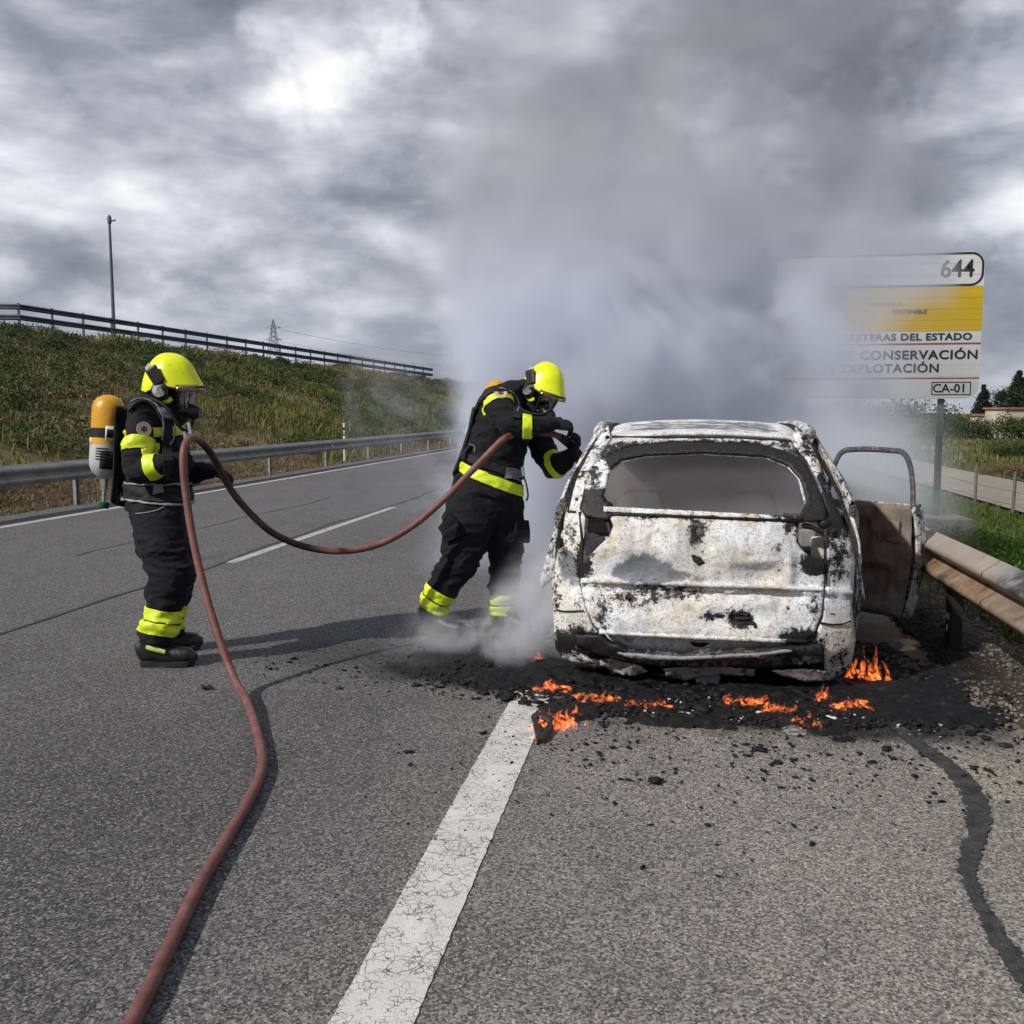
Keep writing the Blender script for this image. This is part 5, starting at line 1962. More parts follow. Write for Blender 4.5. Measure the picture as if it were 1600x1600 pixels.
def helmet(M, parent, S=1.0):
    """jet-style fire helmet in its own frame: X forward, Y left, Z up, origin at the ear line; with mask and face"""
    def tr(x, y, z):
        return M @ Vector((x * S, y * S, z * S))

    def put(name, bm, mat, par, smooth=True, sharp=None):
        bmesh.ops.transform(bm, matrix=M @ Matrix.Diagonal((S, S, S, 1)), verts=bm.verts[:])
        return bm_obj(name, bm, mat, par, smooth, sharp)
    # shell
    bm = bmesh.new()
    nu, nv = 48, 22
    rows_ = []
    for j in range(nv + 1):
        row_ = []
        for i in range(nu):
            a = 2 * math.pi * i / nu
            ca, sa = math.cos(a), math.sin(a)
            # rim height by direction: brim in front, cut up over the ear, low at the nape
            front = max(0, ca)
            back = max(0, -ca)
            zl = -.035 + .035 * front ** 2 - .045 * back ** 1.5 + .022 * math.exp(-((abs(a - math.pi) - math.pi / 2) / .38) ** 2)
            t = j / nv
            ph = math.pi / 2 * t
            zt = .178
            k_ = math.cos(ph) ** .82
            x = ca * (.165 if ca > 0 else .172) * k_
            y = sa * .128 * k_
            z = zl + (zt - zl) * math.sin(ph) ** 1.12
            x -= .012 * math.sin(ph)
            if ca > .2 and t < .35:        # brim kicks out
                x += .030 * (1 - t / .35) ** 1.6 * (ca - .2) / .8
            # crown ridge and side flutes
            z += .006 * math.exp(-(y / .025) ** 2) * math.sin(ph) ** 2
            row_.append(bm.verts.new((x, y, z)))
        rows_.append(row_)
    for j in range(nv):
        for i in range(nu):
            try:
                bm.faces.new((rows_[j][i], rows_[j][(i + 1) % nu], rows_[j + 1][(i + 1) % nu], rows_[j + 1][i]))
            except ValueError:
                pass
    bmesh.ops.remove_doubles(bm, verts=bm.verts[:], dist=.0008)
    sh = put('helmet', bm, M_HELM, parent)
    sh.modifiers.new('t', 'SOLIDIFY').thickness = .006
    # rim trim
    rim = []
    for i in range(nu):
        a = 2 * math.pi * i / nu
        ca, sa = math.cos(a), math.sin(a)
        front, back = max(0, ca), max(0, -ca)
        zl = -.035 + .035 * front ** 2 - .045 * back ** 1.5 + .022 * math.exp(-((abs(a - math.pi) - math.pi / 2) / .38) ** 2)
        x = ca * (.165 if ca > 0 else .172) + (.030 * (ca - .2) / .8 if ca > .2 else 0)
        rim.append(Vector((x, sa * .128, zl)))
    bm = bmesh.new()
    add_tube(bm, rim + [rim[0]], [.006] * (nu + 1), 8, None, False)
    put('rim_trim', bm, M_MASK, sh)
    # raised amber visor edge under the brim
    bm = bmesh.new()
    for i in range(13):
        a = -1.15 + 2.3 * i / 12
        for j, (rr_, z) in enumerate(((1.13, .012), (1.22, -.012), (1.22, -.030))):
            bm.verts.new((math.cos(a) * .160 * rr_ + .004, math.sin(a) * .120 * rr_, z - .012 * abs(math.sin(a))))
    bm.verts.ensure_lookup_table()
    for i in range(12):
        for j in range(2):
            bm.faces.new([bm.verts[k_] for k_ in (i * 3 + j, i * 3 + 3 + j, i * 3 + 4 + j, i * 3 + 1 + j)])
    v_ = put('visor', bm, M_VISOR, sh)
    v_.modifiers.new('t', 'SOLIDIFY').thickness = .003
    # ear cups, silver flash, lamp holder
    for s in (-1, 1):
        bm = bmesh.new()
        add_tube(bm, [Vector((-.010, s * .100, -.045)), Vector((-.010, s * .136, -.040)), Vector((-.010, s * .146, -.036))], [(.052, .060), (.050, .058), (.038, .045)], 18, Vector((1, 0, .5)), True)
        c_ = put('ear_cup', bm, M_MASK, sh, True, 40)
        bm = bmesh.new()
        add_box(bm, (-.040, s * .128, .045), (.075, .022, .11), Matrix.Rotation(-.62, 3, 'Y'), .012)
        put('side_bracket', bm, M_MASK, sh, False)
        bm = bmesh.new()
        add_tube(bm, [Vector((.015, s * .138, -.020)), Vector((.015, s * .152, -.020))], [.014, .012], 10)
        put('visor_knob', bm, M_MASK, sh, True, 40)
        bm = bmesh.new()
        add_box(bm, (-.098, s * .088, .085), (.062, .008, .040), Matrix.Rotation(s * .62, 3, 'Z') @ Matrix.Rotation(s * -.30, 3, 'X') @ Matrix.Rotation(-.5, 3, 'Y'), .003)
        put('silver_flash', bm, M_SILVER, sh, False)
        bm = bmesh.new()
        add_tube(bm, spline([Vector((-.03, s * .125, -.085)), Vector((.03, s * .125, -.098)), Vector((.055, s * .118, -.078))], 4), [(.013, .004)] * 9, 8, Vector((0, 0, 1)), True)
        put('chin_strap', bm, M_HIVIS, sh)
    # curtain of cloth round the neck
    bm = bmesh.new()
    rings_ = []
    for z, rx, ry, cx in ((-.03, .135, .105, -.02), (-.09, .130, .108, -.02), (-.15, .120, .112, -.02), (-.20, .128, .128, -.022)):
        rings_.append([bm.verts.new((cx + rx * math.cos(a), ry * math.sin(a), z + .012 * math.sin(a * 5 + z * 30))) for a in np.linspace(.62, 2 * math.pi - .62, 30)])
    for a, b in zip(rings_[:-1], rings_[1:]):
        for i in range(29):
            bm.faces.new((a[i], a[i + 1], b[i + 1], b[i]))
    nc = put('neck_curtain', bm, M_NAVY, parent)
    nc.modifiers.new('t', 'SOLIDIFY').thickness = .008
    # head and face behind the lens
    bm = bmesh.new()
    bmesh.ops.create_uvsphere(bm, u_segments=28, v_segments=22, radius=1)
    for v in bm.verts:
        x, y, z = v.co
        jaw = 1 - .30 * max(0, -z) ** 1.5
        fx = x * .092
        if x > 0:
            fx += .022 * math.exp(-(y / .22) ** 2 - ((z + .12) / .22) ** 2)          # nose
            fx -= .012 * math.exp(-((abs(y) - .38) / .17) ** 2 - ((z - .10) / .14) ** 2)  # eye sockets
            fx += .006 * math.exp(-(y / .30) ** 2 - ((z + .52) / .09) ** 2)             # lips
            fx += .008 * math.exp(-(y / .25) ** 2 - ((z + .85) / .16) ** 2)             # chin
        v.co = (fx + .012, y * .073 * jaw, z * .115 - .045)
    face = put('head', bm, M_SKIN, parent)
    for s in (-1, 1):
        bm = bmesh.new()
        bmesh.ops.create_uvsphere(bm, u_segments=12, v_segments=8, radius=.012, matrix=Matrix.Translation((.083, s * .029, -.032)))
        e_ = put('eye', bm, M_EYE, face)
        bm = bmesh.new()
        bmesh.ops.create_uvsphere(bm, u_segments=10, v_segments=6, radius=.006, matrix=Matrix.Translation((.0925, s * .029, -.033)))
        put('iris', bm, M_PUPIL, face)
        bm = bmesh.new()
        add_tube(bm, [Vector((.094, s * .012, -.013)), Vector((.096, s * .03, -.008)), Vector((.085, s * .048, -.013))], [.004] * 3, 6)
        put('eyebrow', bm, M_MASK, face)
    # breathing mask: rubber rim, curved lens, valve
    bm = bmesh.new()
    lens = []
    for j in range(11):
        z = .004 - .155 * j / 10
        hw_ = .092 * math.cos((j / 10 - .35) * 1.35) ** .7
        lens.append([bm.verts.new((.070 + .072 * math.cos(u * 1.35) - .02 * (j / 10) ** 2, hw_ * math.sin(u * 1.35) / math.sin(1.35), z)) for u in np.linspace(-1, 1, 19)])
    for a, b in zip(lens[:-1], lens[1:]):
        for i in range(18):
            bm.faces.new((a[i], a[i + 1], b[i + 1], b[i]))
    rimp = [v.co.copy() for v in lens[0]] + [r_[-1].co.copy() for r_ in lens[1:-1]] + [v.co.copy() for v in lens[-1][::-1]] + [r_[0].co.copy() for r_ in lens[1:-1][::-1]]
    ln = put('mask_lens', bm, M_LENS, parent)
    ln.modifiers.new('t', 'SOLIDIFY').thickness = .003
    bm = bmesh.new()
    add_tube(bm, rimp + [rimp[0]], [.011] * (len(rimp) + 1), 8, None, False)
    put('mask_rim', bm, M_MASK, ln)
    bm = bmesh.new()
    add_tube(bm, [Vector((.085, 0, -.150)), Vector((.125, 0, -.150)), Vector((.160, 0, -.155)), Vector((.178, 0, -.157))], [.046, .046, .040, .028], 16, None, True, False)
    add_tube(bm, [Vector((.06, 0, -.12)), Vector((.06, 0, -.185))], [(.055, .062), (.045, .05)], 16, Vector((1, 0, 0)), True, True)
    put('breathing_valve', bm, M_MASK, ln, True, 40)
    return sh


def mat_frame(o, f, u):
    f = f.normalized()
    l = u.cross(f).normalized()
    u = f.cross(l).normalized()
    return Matrix(((f.x, l.x, u.x, o.x), (f.y, l.y, u.y, o.y), (f.z, l.z, u.z, o.z), (0, 0, 0, 1)))


def chain(bm, pts, side=None, seg=18, rcap=True):
    """pts: (px, py, depth, radius a in px, radius b in metres)"""
    P_ = [DP(p[0], p[1], p[2]) for p in pts]
    rad_ = [(p[3] * p[2] / FPX, p[4]) for p in pts]
    P2 = spline(P_, 4)
    R2 = []
    for i in range(len(rad_) - 1):
        for k_ in range(4):
            t = k_ / 4
            t = t * t * (3 - 2 * t)
            R2.append((rad_[i][0] * (1 - t) + rad_[i + 1][0] * t, rad_[i][1] * (1 - t) + rad_[i + 1][1] * t))
    R2.append(rad_[-1])
    add_tube(bm, P2, R2, seg, side, True, rcap)


# ---------------------------------------------------------------- firefighter by the hose, seen from the side
DN = G(265, 1041).dot(FW) - CC.dot(FW)
D1, DFAR = DN + .17, DN + .36
A = DP(247, 1030, D1)
p1 = empty('person', (A.x, A.y, 0), 'firefighter standing in profile with the hose looped over a gloved hand', 'person', 'firefighters at the car')
bm = bmesh.new()
chain(bm, [(246, 806, D1, 43, .175), (247, 775, D1, 45, .19), (246, 735, D1, 45, .195), (243, 700, D1, 44, .205), (242, 668, D1, 42, .225), (240, 645, D1, 36, .22), (244, 626, D1, 25, .13), (252, 612, D1, 20, .085)], RT)
# jacket skirt: a clear hem over the trousers
chain(bm, [(246, 755, D1, 47, .195), (247, 778, D1, 49.5, .205), (248, 793, D1, 50, .208)], RT, 20, False)
# legs
chain(bm, [(247, 800, DN + .02, 40, .115), (252, 850, DN - .01, 39, .115), (266, 893, DN - .03, 37, .108), (262, 922, DN - .02, 34, .10), (257, 950, DN, 29, .095), (247, 985, DN, 29, .10), (245, 995, DN, 28, .098)], RT)
chain(bm, [(252, 800, DFAR - .05, 38, .115), (262, 850, DFAR - .02, 36, .112), (276, 893, DFAR, 32, .10), (270, 925, DFAR, 30, .098), (266, 955, DFAR, 25, .09), (262, 982, DFAR, 24, .09)], RT)
# arms
SHN = DN - .02
chain(bm, [(222, 648, SHN + .02, 19, .085), (217, 690, SHN - .07, 22, .085), (214, 728, SHN - .10, 22, .08), (218, 738, SHN - .10, 21, .078)], RT)
chain(bm, [(214, 734, SHN - .10, 20, .078), (234, 731, SHN - .13, 19.5, .072), (254, 724, SHN - .15, 15, .058), (262, 722, SHN - .15, 13, .052)], ZV)
chain(bm, [(258, 648, DFAR + .02, 19, .085), (272, 690, DFAR + .05, 20, .085), (283, 728, DFAR + .03, 20, .078)], RT)
chain(bm, [(281, 730, DFAR + .03, 19, .078), (303, 738, DFAR - .06, 17, .066), (324, 737, DFAR - .12, 14, .055)], ZV)
body1 = remesh('body', bm, .0125, 4, wrinkle)
b1 = link('body', body1, M_NAVY, p1, True)
bv1 = bvh_of(body1)


def band(mesh, a, b, t, width, radius, parent, mat=None, name='reflective_band'):
    a, b = DP(*a), DP(*b)
    return slab_of(mesh, a.lerp(b, t), (b - a), width, radius, name, mat or M_HIVIS, parent)


band(body1, (219, 676, SHN - .05), (216, 722, SHN - .1), .46, .082, .125, p1)
band(body1, (228, 733, SHN - .12), (256, 723, SHN - .15), .50, .072, .115, p1)
for py in (960, 980):
    slab_of(body1, DP(254 if py == 960 else 248, py, DN), (DP(257, 950, DN) - DP(245, 990, DN)).normalized() + Vector((0, 0, 0)) - RT * .12, .074, .155, 'reflective_band', M_HIVIS, p1)
    slab_of(body1, DP(268 if py == 960 else 264, py - 8, DFAR), DP(268, 950, DFAR) - DP(264, 990, DFAR), .070, .135, 'reflective_band', M_HIVIS, p1)
slab_of(body1, DP(243, 676, D1), ZV - RT * .08, .058, .26, 'reflective_band', M_HIVIS, p1, .003)
# upper-arm cloth hides part of the chest band as in the picture
slab_of(body1, DP(247, 768, D1), ZV + RT * .06, .085, .30, 'waist_belt', M_STRAP, p1, .010)
slab_of(body1, DP(247, 781, D1), ZV + RT * .09, .012, .30, 'belt_piping', M_PIPING, p1, .012)
slab_of(body1, DP(247, 754.5, D1), ZV + RT * .03, .010, .30, 'belt_piping', M_PIPING, p1, .012)
ribbon('harness_strap', bv1, [(203, 640), (215, 630), (232, 630), (247, 640), (255, 655), (260, 672), (258, 690), (262, 720), (262, 745)], .060, M_STRAP, p1, .012, .012)
ribbon('strap_piping', bv1, [(206, 634), (216, 629), (230, 629), (243, 638), (250, 652), (252, 668), (251, 690)], .009, M_PIPING, p1, .026, .003)
ribbon('strap_piping', bv1, [(238, 628), (252, 636), (262, 646), (268, 662), (268, 680), (262, 697)], .009, M_PIPING, p1, .026, .003)
ribbon('strap_buckle', bv1, [(248, 642), (254, 650), (261, 652)], .050, simple('buckle grey', (.20, .21, .23), .5, .3, 60), p1, .030, .008)
ribbon('belt_buckle', bv1, [(239, 767), (248, 767), (256, 766)], .060, M_PIPING, p1, .024, .006)
ribbon('shoulder_flash', bv1, [(212, 630), (218, 626), (224, 622)], .035, M_HIVIS, p1, .006, .003)
ribbon('coat_seam', bv1, [(201, 803), (225, 801), (245, 797), (260, 790)], .006, M_PIPING, p1, .003, .002)


def badge(bvh, px, r, parent):
    M_B1 = simple('badge cream', (.55, .50, .38), .7, .1, 60)
    M_B2 = simple('badge maroon', (.16, .045, .06), .7, .2, 60)
    M_B3 = simple('badge gold', (.50, .30, .06), .6, .2, 60)
    o, h, nr, u, v = disc_on('sleeve_badge', bvh, px, r, M_B1, parent, .008)
    bm = bmesh.new()
    n = 24
    for rr_, rw in ((.60, .16),):
        ring_ = []
        for k_ in range(n):
            a = 2 * math.pi * k_ / n
            w = .42 + .12 * (k_ % 4 == 0) - .06 * (k_ % 4 == 2)
            ring_.append(bm.verts.new(h + nr * .0125 + (u * math.cos(a) + v * math.sin(a)) * r * w))
        bm.faces.new(ring_)
    bm_obj('badge_emblem', bm, M_B2, o, False)
    bm = bmesh.new()
    for k_ in range(n):
        pass
    ra = [bm.verts.new(h + nr * .0120 + (u * math.cos(2 * math.pi * k_ / n) + v * math.sin(2 * math.pi * k_ / n)) * r * .82) for k_ in range(n)]
    rb = [bm.verts.new(h + nr * .0120 + (u * math.cos(2 * math.pi * k_ / n) + v * math.sin(2 * math.pi * k_ / n)) * r * .74) for k_ in range(n)]
    for k_ in range(n):
        bm.faces.new((ra[k_], ra[(k_ + 1) % n], rb[(k_ + 1) % n], rb[k_]))
    bm_obj('badge_ring', bm, M_B3, o, False)
    return o


badge(bv1, (224, 671), .046, p1)
hd1 = DP(268, 601, D1)
helmet(mat_frame(hd1, RT - ZV * .06 - FH * .08, ZV + RT * .06), p1, 1.09)
w1 = DP(260, 722.5, SHN - .15)
hand('glove', w1, RT * .92 + ZV * .10 + FH * .28, FH * .9 - RT * .2, .78, M_GLOVE, p1, -1, 1.12)
w2 = DP(324, 737, DFAR - .12)
hand('glove', w2, RT * .95 - FH * .18, -FH * .3 - ZV * .9, .62, M_GLOVE, p1, 1, 1.12)
for (px_, py_, dep) in ((222, 1041, DN), (232, 1016, DFAR)):
    q = G(px_, py_)
    bt = boot(Vector((q.x, q.y, 0)), RT + FH * .03, 80 * dep / FPX, .20, p1)
for o in [o for o in p1.children if o.name.startswith('boot')][:1]:
    q = G(222, 1041)
    bm = bmesh.new()
    hb = Vector((q.x, q.y, 0))
    add_tube(bm, [hb + RT * .055 - FH * .055 + ZV * .135, hb + RT * .10 - FH * .062 + ZV * .125, hb + RT * .165 - FH * .060 + ZV * .105], [(.016, .006), (.018, .006), (.014, .006)], 8, ZV, True, True)
    bm_obj('boot_flash', bm, simple('pale yellow trim', (.50, .52, .16), .6, .2, 30), o)

# breathing sets: a thing carried on each back
M_CYLY = simple('orange cylinder paint', (.58, .29, .012), .38, .18, 8, 0, .001, 60, .5, (.36, .16, .015))
M_CYLG = simple('grey cylinder paint', (.42, .44, .46), .42, .14, 7, 0, .001, 60, .5, (.25, .26, .27))
M_WLAB = simple('label white', (.65, .65, .62), .5, .08, 30)


def breathing_set(top, bot, r, label, plate=None, dirs=None):
    t = (top - bot).normalized()
    L = (top - bot).length
    root = empty('breathing_set', bot, label, 'breathing set', 'breathing sets on the firefighters')
    def lathe(name, prof, mat, par, seg=28):
        bm = bmesh.new()
        add_tube(bm, [bot + t * z for z, _ in prof], [q for _, q in prof], seg, None, True)
        return bm_obj(name, bm, mat, par, True, 50)
    up_ = L - r * .95
    y0 = L * .42
    lathe('cylinder_shoulder', [(y0, r), (up_ * .8, r), (up_, r)] + [(up_ + r * .95 * math.sin(a), r * math.cos(a) ** .9) for a in (.25, .5, .75, 1.0, 1.25, 1.45)], M_CYLY, root)
    lathe('cylinder', [(r * .15, r * .30), (r * .35, r * .55), (r * .62, r * .82), (r * .95, r * .97), (r * 1.3, r * .998), (y0 - .001, r * .998)], M_CYLG, root)
    lathe('valve_neck', [(-r * .55, r * .22), (-r * .2, r * .24), (r * .2, r * .30)], M_METAL, root, 14)
    lathe('valve_stem', [(-r * 1.35, r * .13), (-r * .5, r * .15)], M_METAL, root, 12)
    lathe('valve_knob', [(-r * 1.75, r * .30), (-r * 1.65, r * .38), (-r * 1.35, r * .37), (-r * 1.25, r * .22)], M_GREEN, root, 14)
    lathe('strap', [(y0 + r * .42, r * 1.03), (y0 + r * .42 + .001, r * 1.05), (y0 + r * 1.0, r * 1.05), (y0 + r * 1.0 + .001, r * 1.03)], M_STRAP, root)
    return root, t, lathe


ctop, cbot = DP(171, 617, D1 + .02), DP(163.5, 752, D1 + .02)
bs1, tt, lathe1 = breathing_set(ctop, cbot, 24.5 * D1 / FPX, 'orange-topped grey air cylinder on the back of the firefighter holding up the hose')
rad1 = 24.5 * D1 / FPX
# buckle, label patches, black cup at the foot, back plate
fr1 = (-FW)
sd = tt.cross(fr1).normalized()


def on_cyl(z, ang, rr_):
    return cbot + tt * z + (fr1 * math.cos(ang) - sd * math.sin(ang) * -1) * rr_


def patch(name, z0, z1, a0, a1, rr_, mat, par):
    bm = bmesh.new()
    n = 8
    g = [[bm.verts.new(on_cyl(z, a0 + (a1 - a0) * i / n, rr_)) for i in range(n + 1)] for z in (z0, z1)]
    for i in range(n):
        bm.faces.new((g[0][i], g[0][i + 1], g[1][i + 1], g[1][i]))
    o = bm_obj(name, bm, mat, par, True)
    o.modifiers.new('t', 'SOLIDIFY').thickness = .004
    return o


Lc = (ctop - cbot).length
zs_ = Lc * .42
SGN = 1 if (on_cyl(0, .5, 1) - on_cyl(0, 0, 1)).dot(RT) > 0 else -1
patch('buckle', zs_ + rad1 * .22, zs_ + rad1 * 1.15, SGN * .30, SGN * 1.05, rad1 * 1.09, M_WLAB, bs1)
patch('buckle_slot', zs_ + rad1 * .42, zs_ + rad1 * .95, SGN * .36, SGN * .85, rad1 * 1.125, M_STRAP, bs1)
patch('label', zs_ - rad1 * .02, zs_ + rad1 * .42, SGN * -1.3, SGN * -.75, rad1 * 1.012, M_WLAB, bs1)
for k_ in range(5):
    patch('print_line', zs_ - rad1 * (.30 + .17 * k_), zs_ - rad1 * (.25 + .17 * k_), SGN * -.25, SGN * (.55 - .12 * (k_ % 2)), rad1 * 1.010, M_STRAP, bs1)
patch('cylinder_cup', rad1 * .75, rad1 * 1.9, SGN * .05, SGN * 2.4, rad1 * 1.02, M_STRAP, bs1)
bm = bmesh.new()
bp = [DP(193, 640, D1), DP(191, 690, D1), DP(190, 740, D1), DP(186, 786, D1 - .02)]
add_tube(bm, spline(bp, 4), [(.020, .13)] * 13, 12, RT, True, True)
bm_obj('back_plate', bm, M_STRAP, bs1)
tube_obj('gauge_hose', spline([DP(190, 770, D1 - .1), DP(184, 785, D1 - .11), DP(182, 765, D1 - .1), DP(183, 745, D1 - .1)], 5), .009, M_STRAP, bs1, 8)
tube_obj('gauge_fitting', [DP(182, 780, D1 - .1), DP(182.5, 765, D1 - .1)], [.011, .008], M_METAL, bs1, 8)
tube_obj('air_hose', spline([DP(196, 640, D1 - .05), DP(220, 622, D1 - .12), DP(255, 632, D1 - .18), DP(282, 668, D1 - .15), DP(296, 672, D1 - .05), DP(303, 652, D1)], 6), .011, M_STRAP, bs1, 8)
ribbon('back_flash', bv1, [(193, 667), (193, 676), (193, 684)], .05, M_HIVIS, bs1, .03, .003)
for a, b in (((286, 668), (290, 686)), ((294, 660), (297, 678))):
    tube_obj('valve_fitting', [DP(*a, D1 - .12), DP(*b, D1 - .12)], [.010, .013], M_METAL, bs1, 8)

# ---------------------------------------------------------------- firefighter at the car window
D2 = G(730, 993).dot(FW) - CC.dot(FW)
A = DP(735, 990, D2)
p2 = empty('person', (A.x, A.y, 0), 'firefighter leaning towards the burning car with the nozzle, legs wrapped in smoke', 'person', 'firefighters at the car')
f2 = (RT * .93 - FH * .37).normalized()
bm = bmesh.new()
chain(bm, [(760, 784, D2, 54, .175), (764, 758, D2, 51, .18), (768, 730, D2, 49, .18), (776, 700, D2, 48, .185), (784, 670, D2, 46, .20), (790, 642, D2, 43, .215), (800, 622, D2, 30, .14), (822, 612, D2, 20, .085), (838, 606, D2, 17, .07)], RT)
chain(bm, [(764, 745, D2, 53, .19), (762, 764, D2, 55, .20), (760, 776, D2, 56, .205)], RT, 20, False)
chain(bm, [(738, 782, D2 - .05, 41, .125), (731, 815, D2 - .08, 41, .125), (722, 866, D2 - .10, 33, .11), (701, 905, D2 - .06, 27, .10), (682, 938, D2 - .02, 23, .092), (677, 955, D2, 23, .092)], RT)
chain(bm, [(785, 782, D2 + .05, 35, .12), (787, 825, D2 + .06, 33, .12), (790, 868, D2 + .03, 29, .11), (787, 905, D2 + .06, 24, .10), (784, 945, D2 + .08, 22, .092), (784, 956, D2 + .08, 22, .092)], RT)
# his right arm, held up across towards the car; the left reaching round below
S2 = D2 - .20
chain(bm, [(777, 622, S2 + .05, 22, .09), (784, 645, S2 - .03, 24, .09), (799, 664, S2 - .10, 22, .085)], RT)
chain(bm, [(797, 662, S2 - .10, 21, .08), (824, 667, S2 - .13, 18, .07), (850, 664, S2 - .10, 15, .058), (862, 662, S2 - .08, 13, .052)], ZV)
chain(bm, [(828, 645, D2 + .12, 22, .09), (848, 700, D2 + .10, 21, .085), (866, 726, D2 + .02, 20, .078)], RT)
chain(bm, [(862, 730, D2 + .02, 18, .075), (880, 722, D2 - .08, 16, .065), (892, 713, D2 - .14, 13, .05)], ZV)
body2 = remesh('body', bm, .0125, 4, wrinkle)
b2 = link('body', body2, M_NAVY, p2, True)
bv2 = bvh_of(body2)
band(body2, (778, 622, S2 + .05), (790, 655, S2 - .06), .25, .060, .135, p2)
band(body2, (797, 664, S2 - .10), (850, 664, S2 - .10), .50, .062, .11, p2)
band(body2, (862, 730, D2 + .02), (892, 713, D2 - .14), .25, .058, .105, p2)
slab_of(body2, DP(764, 746, D2), ZV + RT * .40, .072, .29, 'reflective_band', M_HIVIS, p2, .006)
for dy in (0, 19):
    slab_of(body2, DP(686 - dy * .25, 927 + dy, D2 - .02), DP(701, 905, D2 - .06) - DP(679, 945, D2 - .02), .074, .14, 'reflective_band', M_HIVIS, p2)
    slab_of(body2, DP(785, 935 + dy * .9, D2 + .07), ZV, .066, .13, 'reflective_band', M_HIVIS, p2)
slab_of(body2, DP(770, 727, D2), ZV + RT * .36, .055, .27, 'waist_belt', M_STRAP, p2, .012)
ribbon('belt_buckle', bv2, [(788, 738), (800, 740), (812, 744)], .075, simple('buckle grey', (.16, .16, .17), .5, .3, 60), p2, .012, .010)
ribbon('harness_strap', bv2, [(742, 650), (752, 628), (766, 612), (788, 610), (803, 622), (808, 640), (806, 656)], .055, M_STRAP, p2, .010, .010)
ribbon('strap_piping', bv2, [(792, 613), (803, 622), (808, 636), (806, 648)], .010, M_PIPING, p2, .022, .003)
ribbon('thigh_pocket', bv2, [(697, 812), (706, 826), (712, 842)], .15, M_NAVY, p2, .008, .022)
ribbon('thigh_pocket', bv2, [(812, 812), (814, 830), (814, 850)], .12, M_NAVY, p2, .006, .022)
badge(bv2, (782, 615), .045, p2)
hd2 = DP(849, 606, D2 - .02)
helmet(mat_frame(hd2, RT * .66 - FH * .62 - ZV * .36, ZV * .92 + RT * .30 - FH * .10), p2, .99)
w3 = DP(862, 662, S2 - .08)
hand('glove', w3, RT * .95 + FH * .2 - ZV * .10, -ZV * .7 + FH * .6, .70, M_GLOVE, p2, 1, 1.15)
w4 = DP(889, 715, D2 - .13)
hand('glove', w4, RT * .5 + ZV * .75 - FH * .1, FH * .2 - RT * .9, .72, M_GLOVE, p2, -1, 1.15)
for (px_, dep, dr) in ((664, D2, f2), (775, D2 + .08, f2)):
    q = DP(px_, 990, dep)
    boot(Vector((q.x, q.y, 0)), dr, .31, .19, p2)
tube_obj('lanyard', spline([DP(818, 742, D2 - .18), DP(823, 760, D2 - .19), DP(825, 775, D2 - .19), DP(822, 783, D2 - .19)], 5), .006, M_STRAP, p2, 6)
tube_obj('lanyard_clip', [DP(816, 730, D2 - .18), DP(818, 744, D2 - .18)], [.012, .010], M_METAL, p2, 8)

ctop2, cbot2 = DP(786, 596, D2 + .12), DP(737, 700, D2 + .16)
rad2 = 24 * D1 / FPX
bs2, _, _ = breathing_set(ctop2, cbot2, rad2, 'orange air cylinder top showing over the shoulder of the firefighter bent to the car')
bm = bmesh.new()
add_tube(bm, spline([DP(742, 640, D2 + .04), DP(733, 680, D2 + .06), DP(722, 715, D2 + .06), DP(712, 742, D2 + .04)], 4), [(.022, .13)] * 13, 12, RT, True, True)
bm_obj('back_plate', bm, M_STRAP, bs2)
tube_obj('strap_end', spline([DP(735, 697, D2 - .12), DP(728, 705, D2 - .14), DP(726, 718, D2 - .13)], 4), .016, M_STRAP, bs2, 8)
tube_obj('strap_ring', spline([DP(733, 694, D2 - .15), DP(741, 697, D2 - .16), DP(742, 705, D2 - .16)], 4), .004, M_METAL, bs2, 6)
tube_obj('air_hose', spline([DP(796, 612, D2 - .05), DP(815, 640, D2 - .22), DP(845, 648, D2 - .25), DP(862, 640, D2 - .22)], 5), .012, M_STRAP, bs2, 8)


# ================================================================== HOSE
def hose_mat():
    m, T = material('red rubber hose')
    n = T.noise(T.pos, 12, 5, .65)
    c = T.ramp(n, [(.3, (.10, .040, .034)), (.55, (.165, .066, .056)), (.75, (.21, .105, .09))])
    c = T.mix(T.math('MULTIPLY', T.sstep(T.noise(T.pos, 5, 4, .6), .5, .7), .35), c, (.09, .06, .055))
    scuff = T.sstep(T.noise(T.mapping(T.pos, (9, 9, 9)), 3.0, 6, .72), .58, .68)
    c = T.mix(T.math('MULTIPLY', scuff, .45), c, (.27, .19, .165))
    darkened = T.math('ADD', T.attr('darkened'), T.math('MULTIPLY', T.math('SUBTRACT', T.noise(T.pos, 8, 5, .65), .5), .5))  # mask that only darkens the colour along the hanging sag
    c = T.mix(T.math('MULTIPLY', T.sstep(darkened, .35, .65), .9), c, (.022, .013, .012))
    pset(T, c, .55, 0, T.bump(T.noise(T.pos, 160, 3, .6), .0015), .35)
    return m


HR = .0225


def gz_(x, y):
    p = G(x, y)
    return Vector((p.x, p.y, HR + .004))


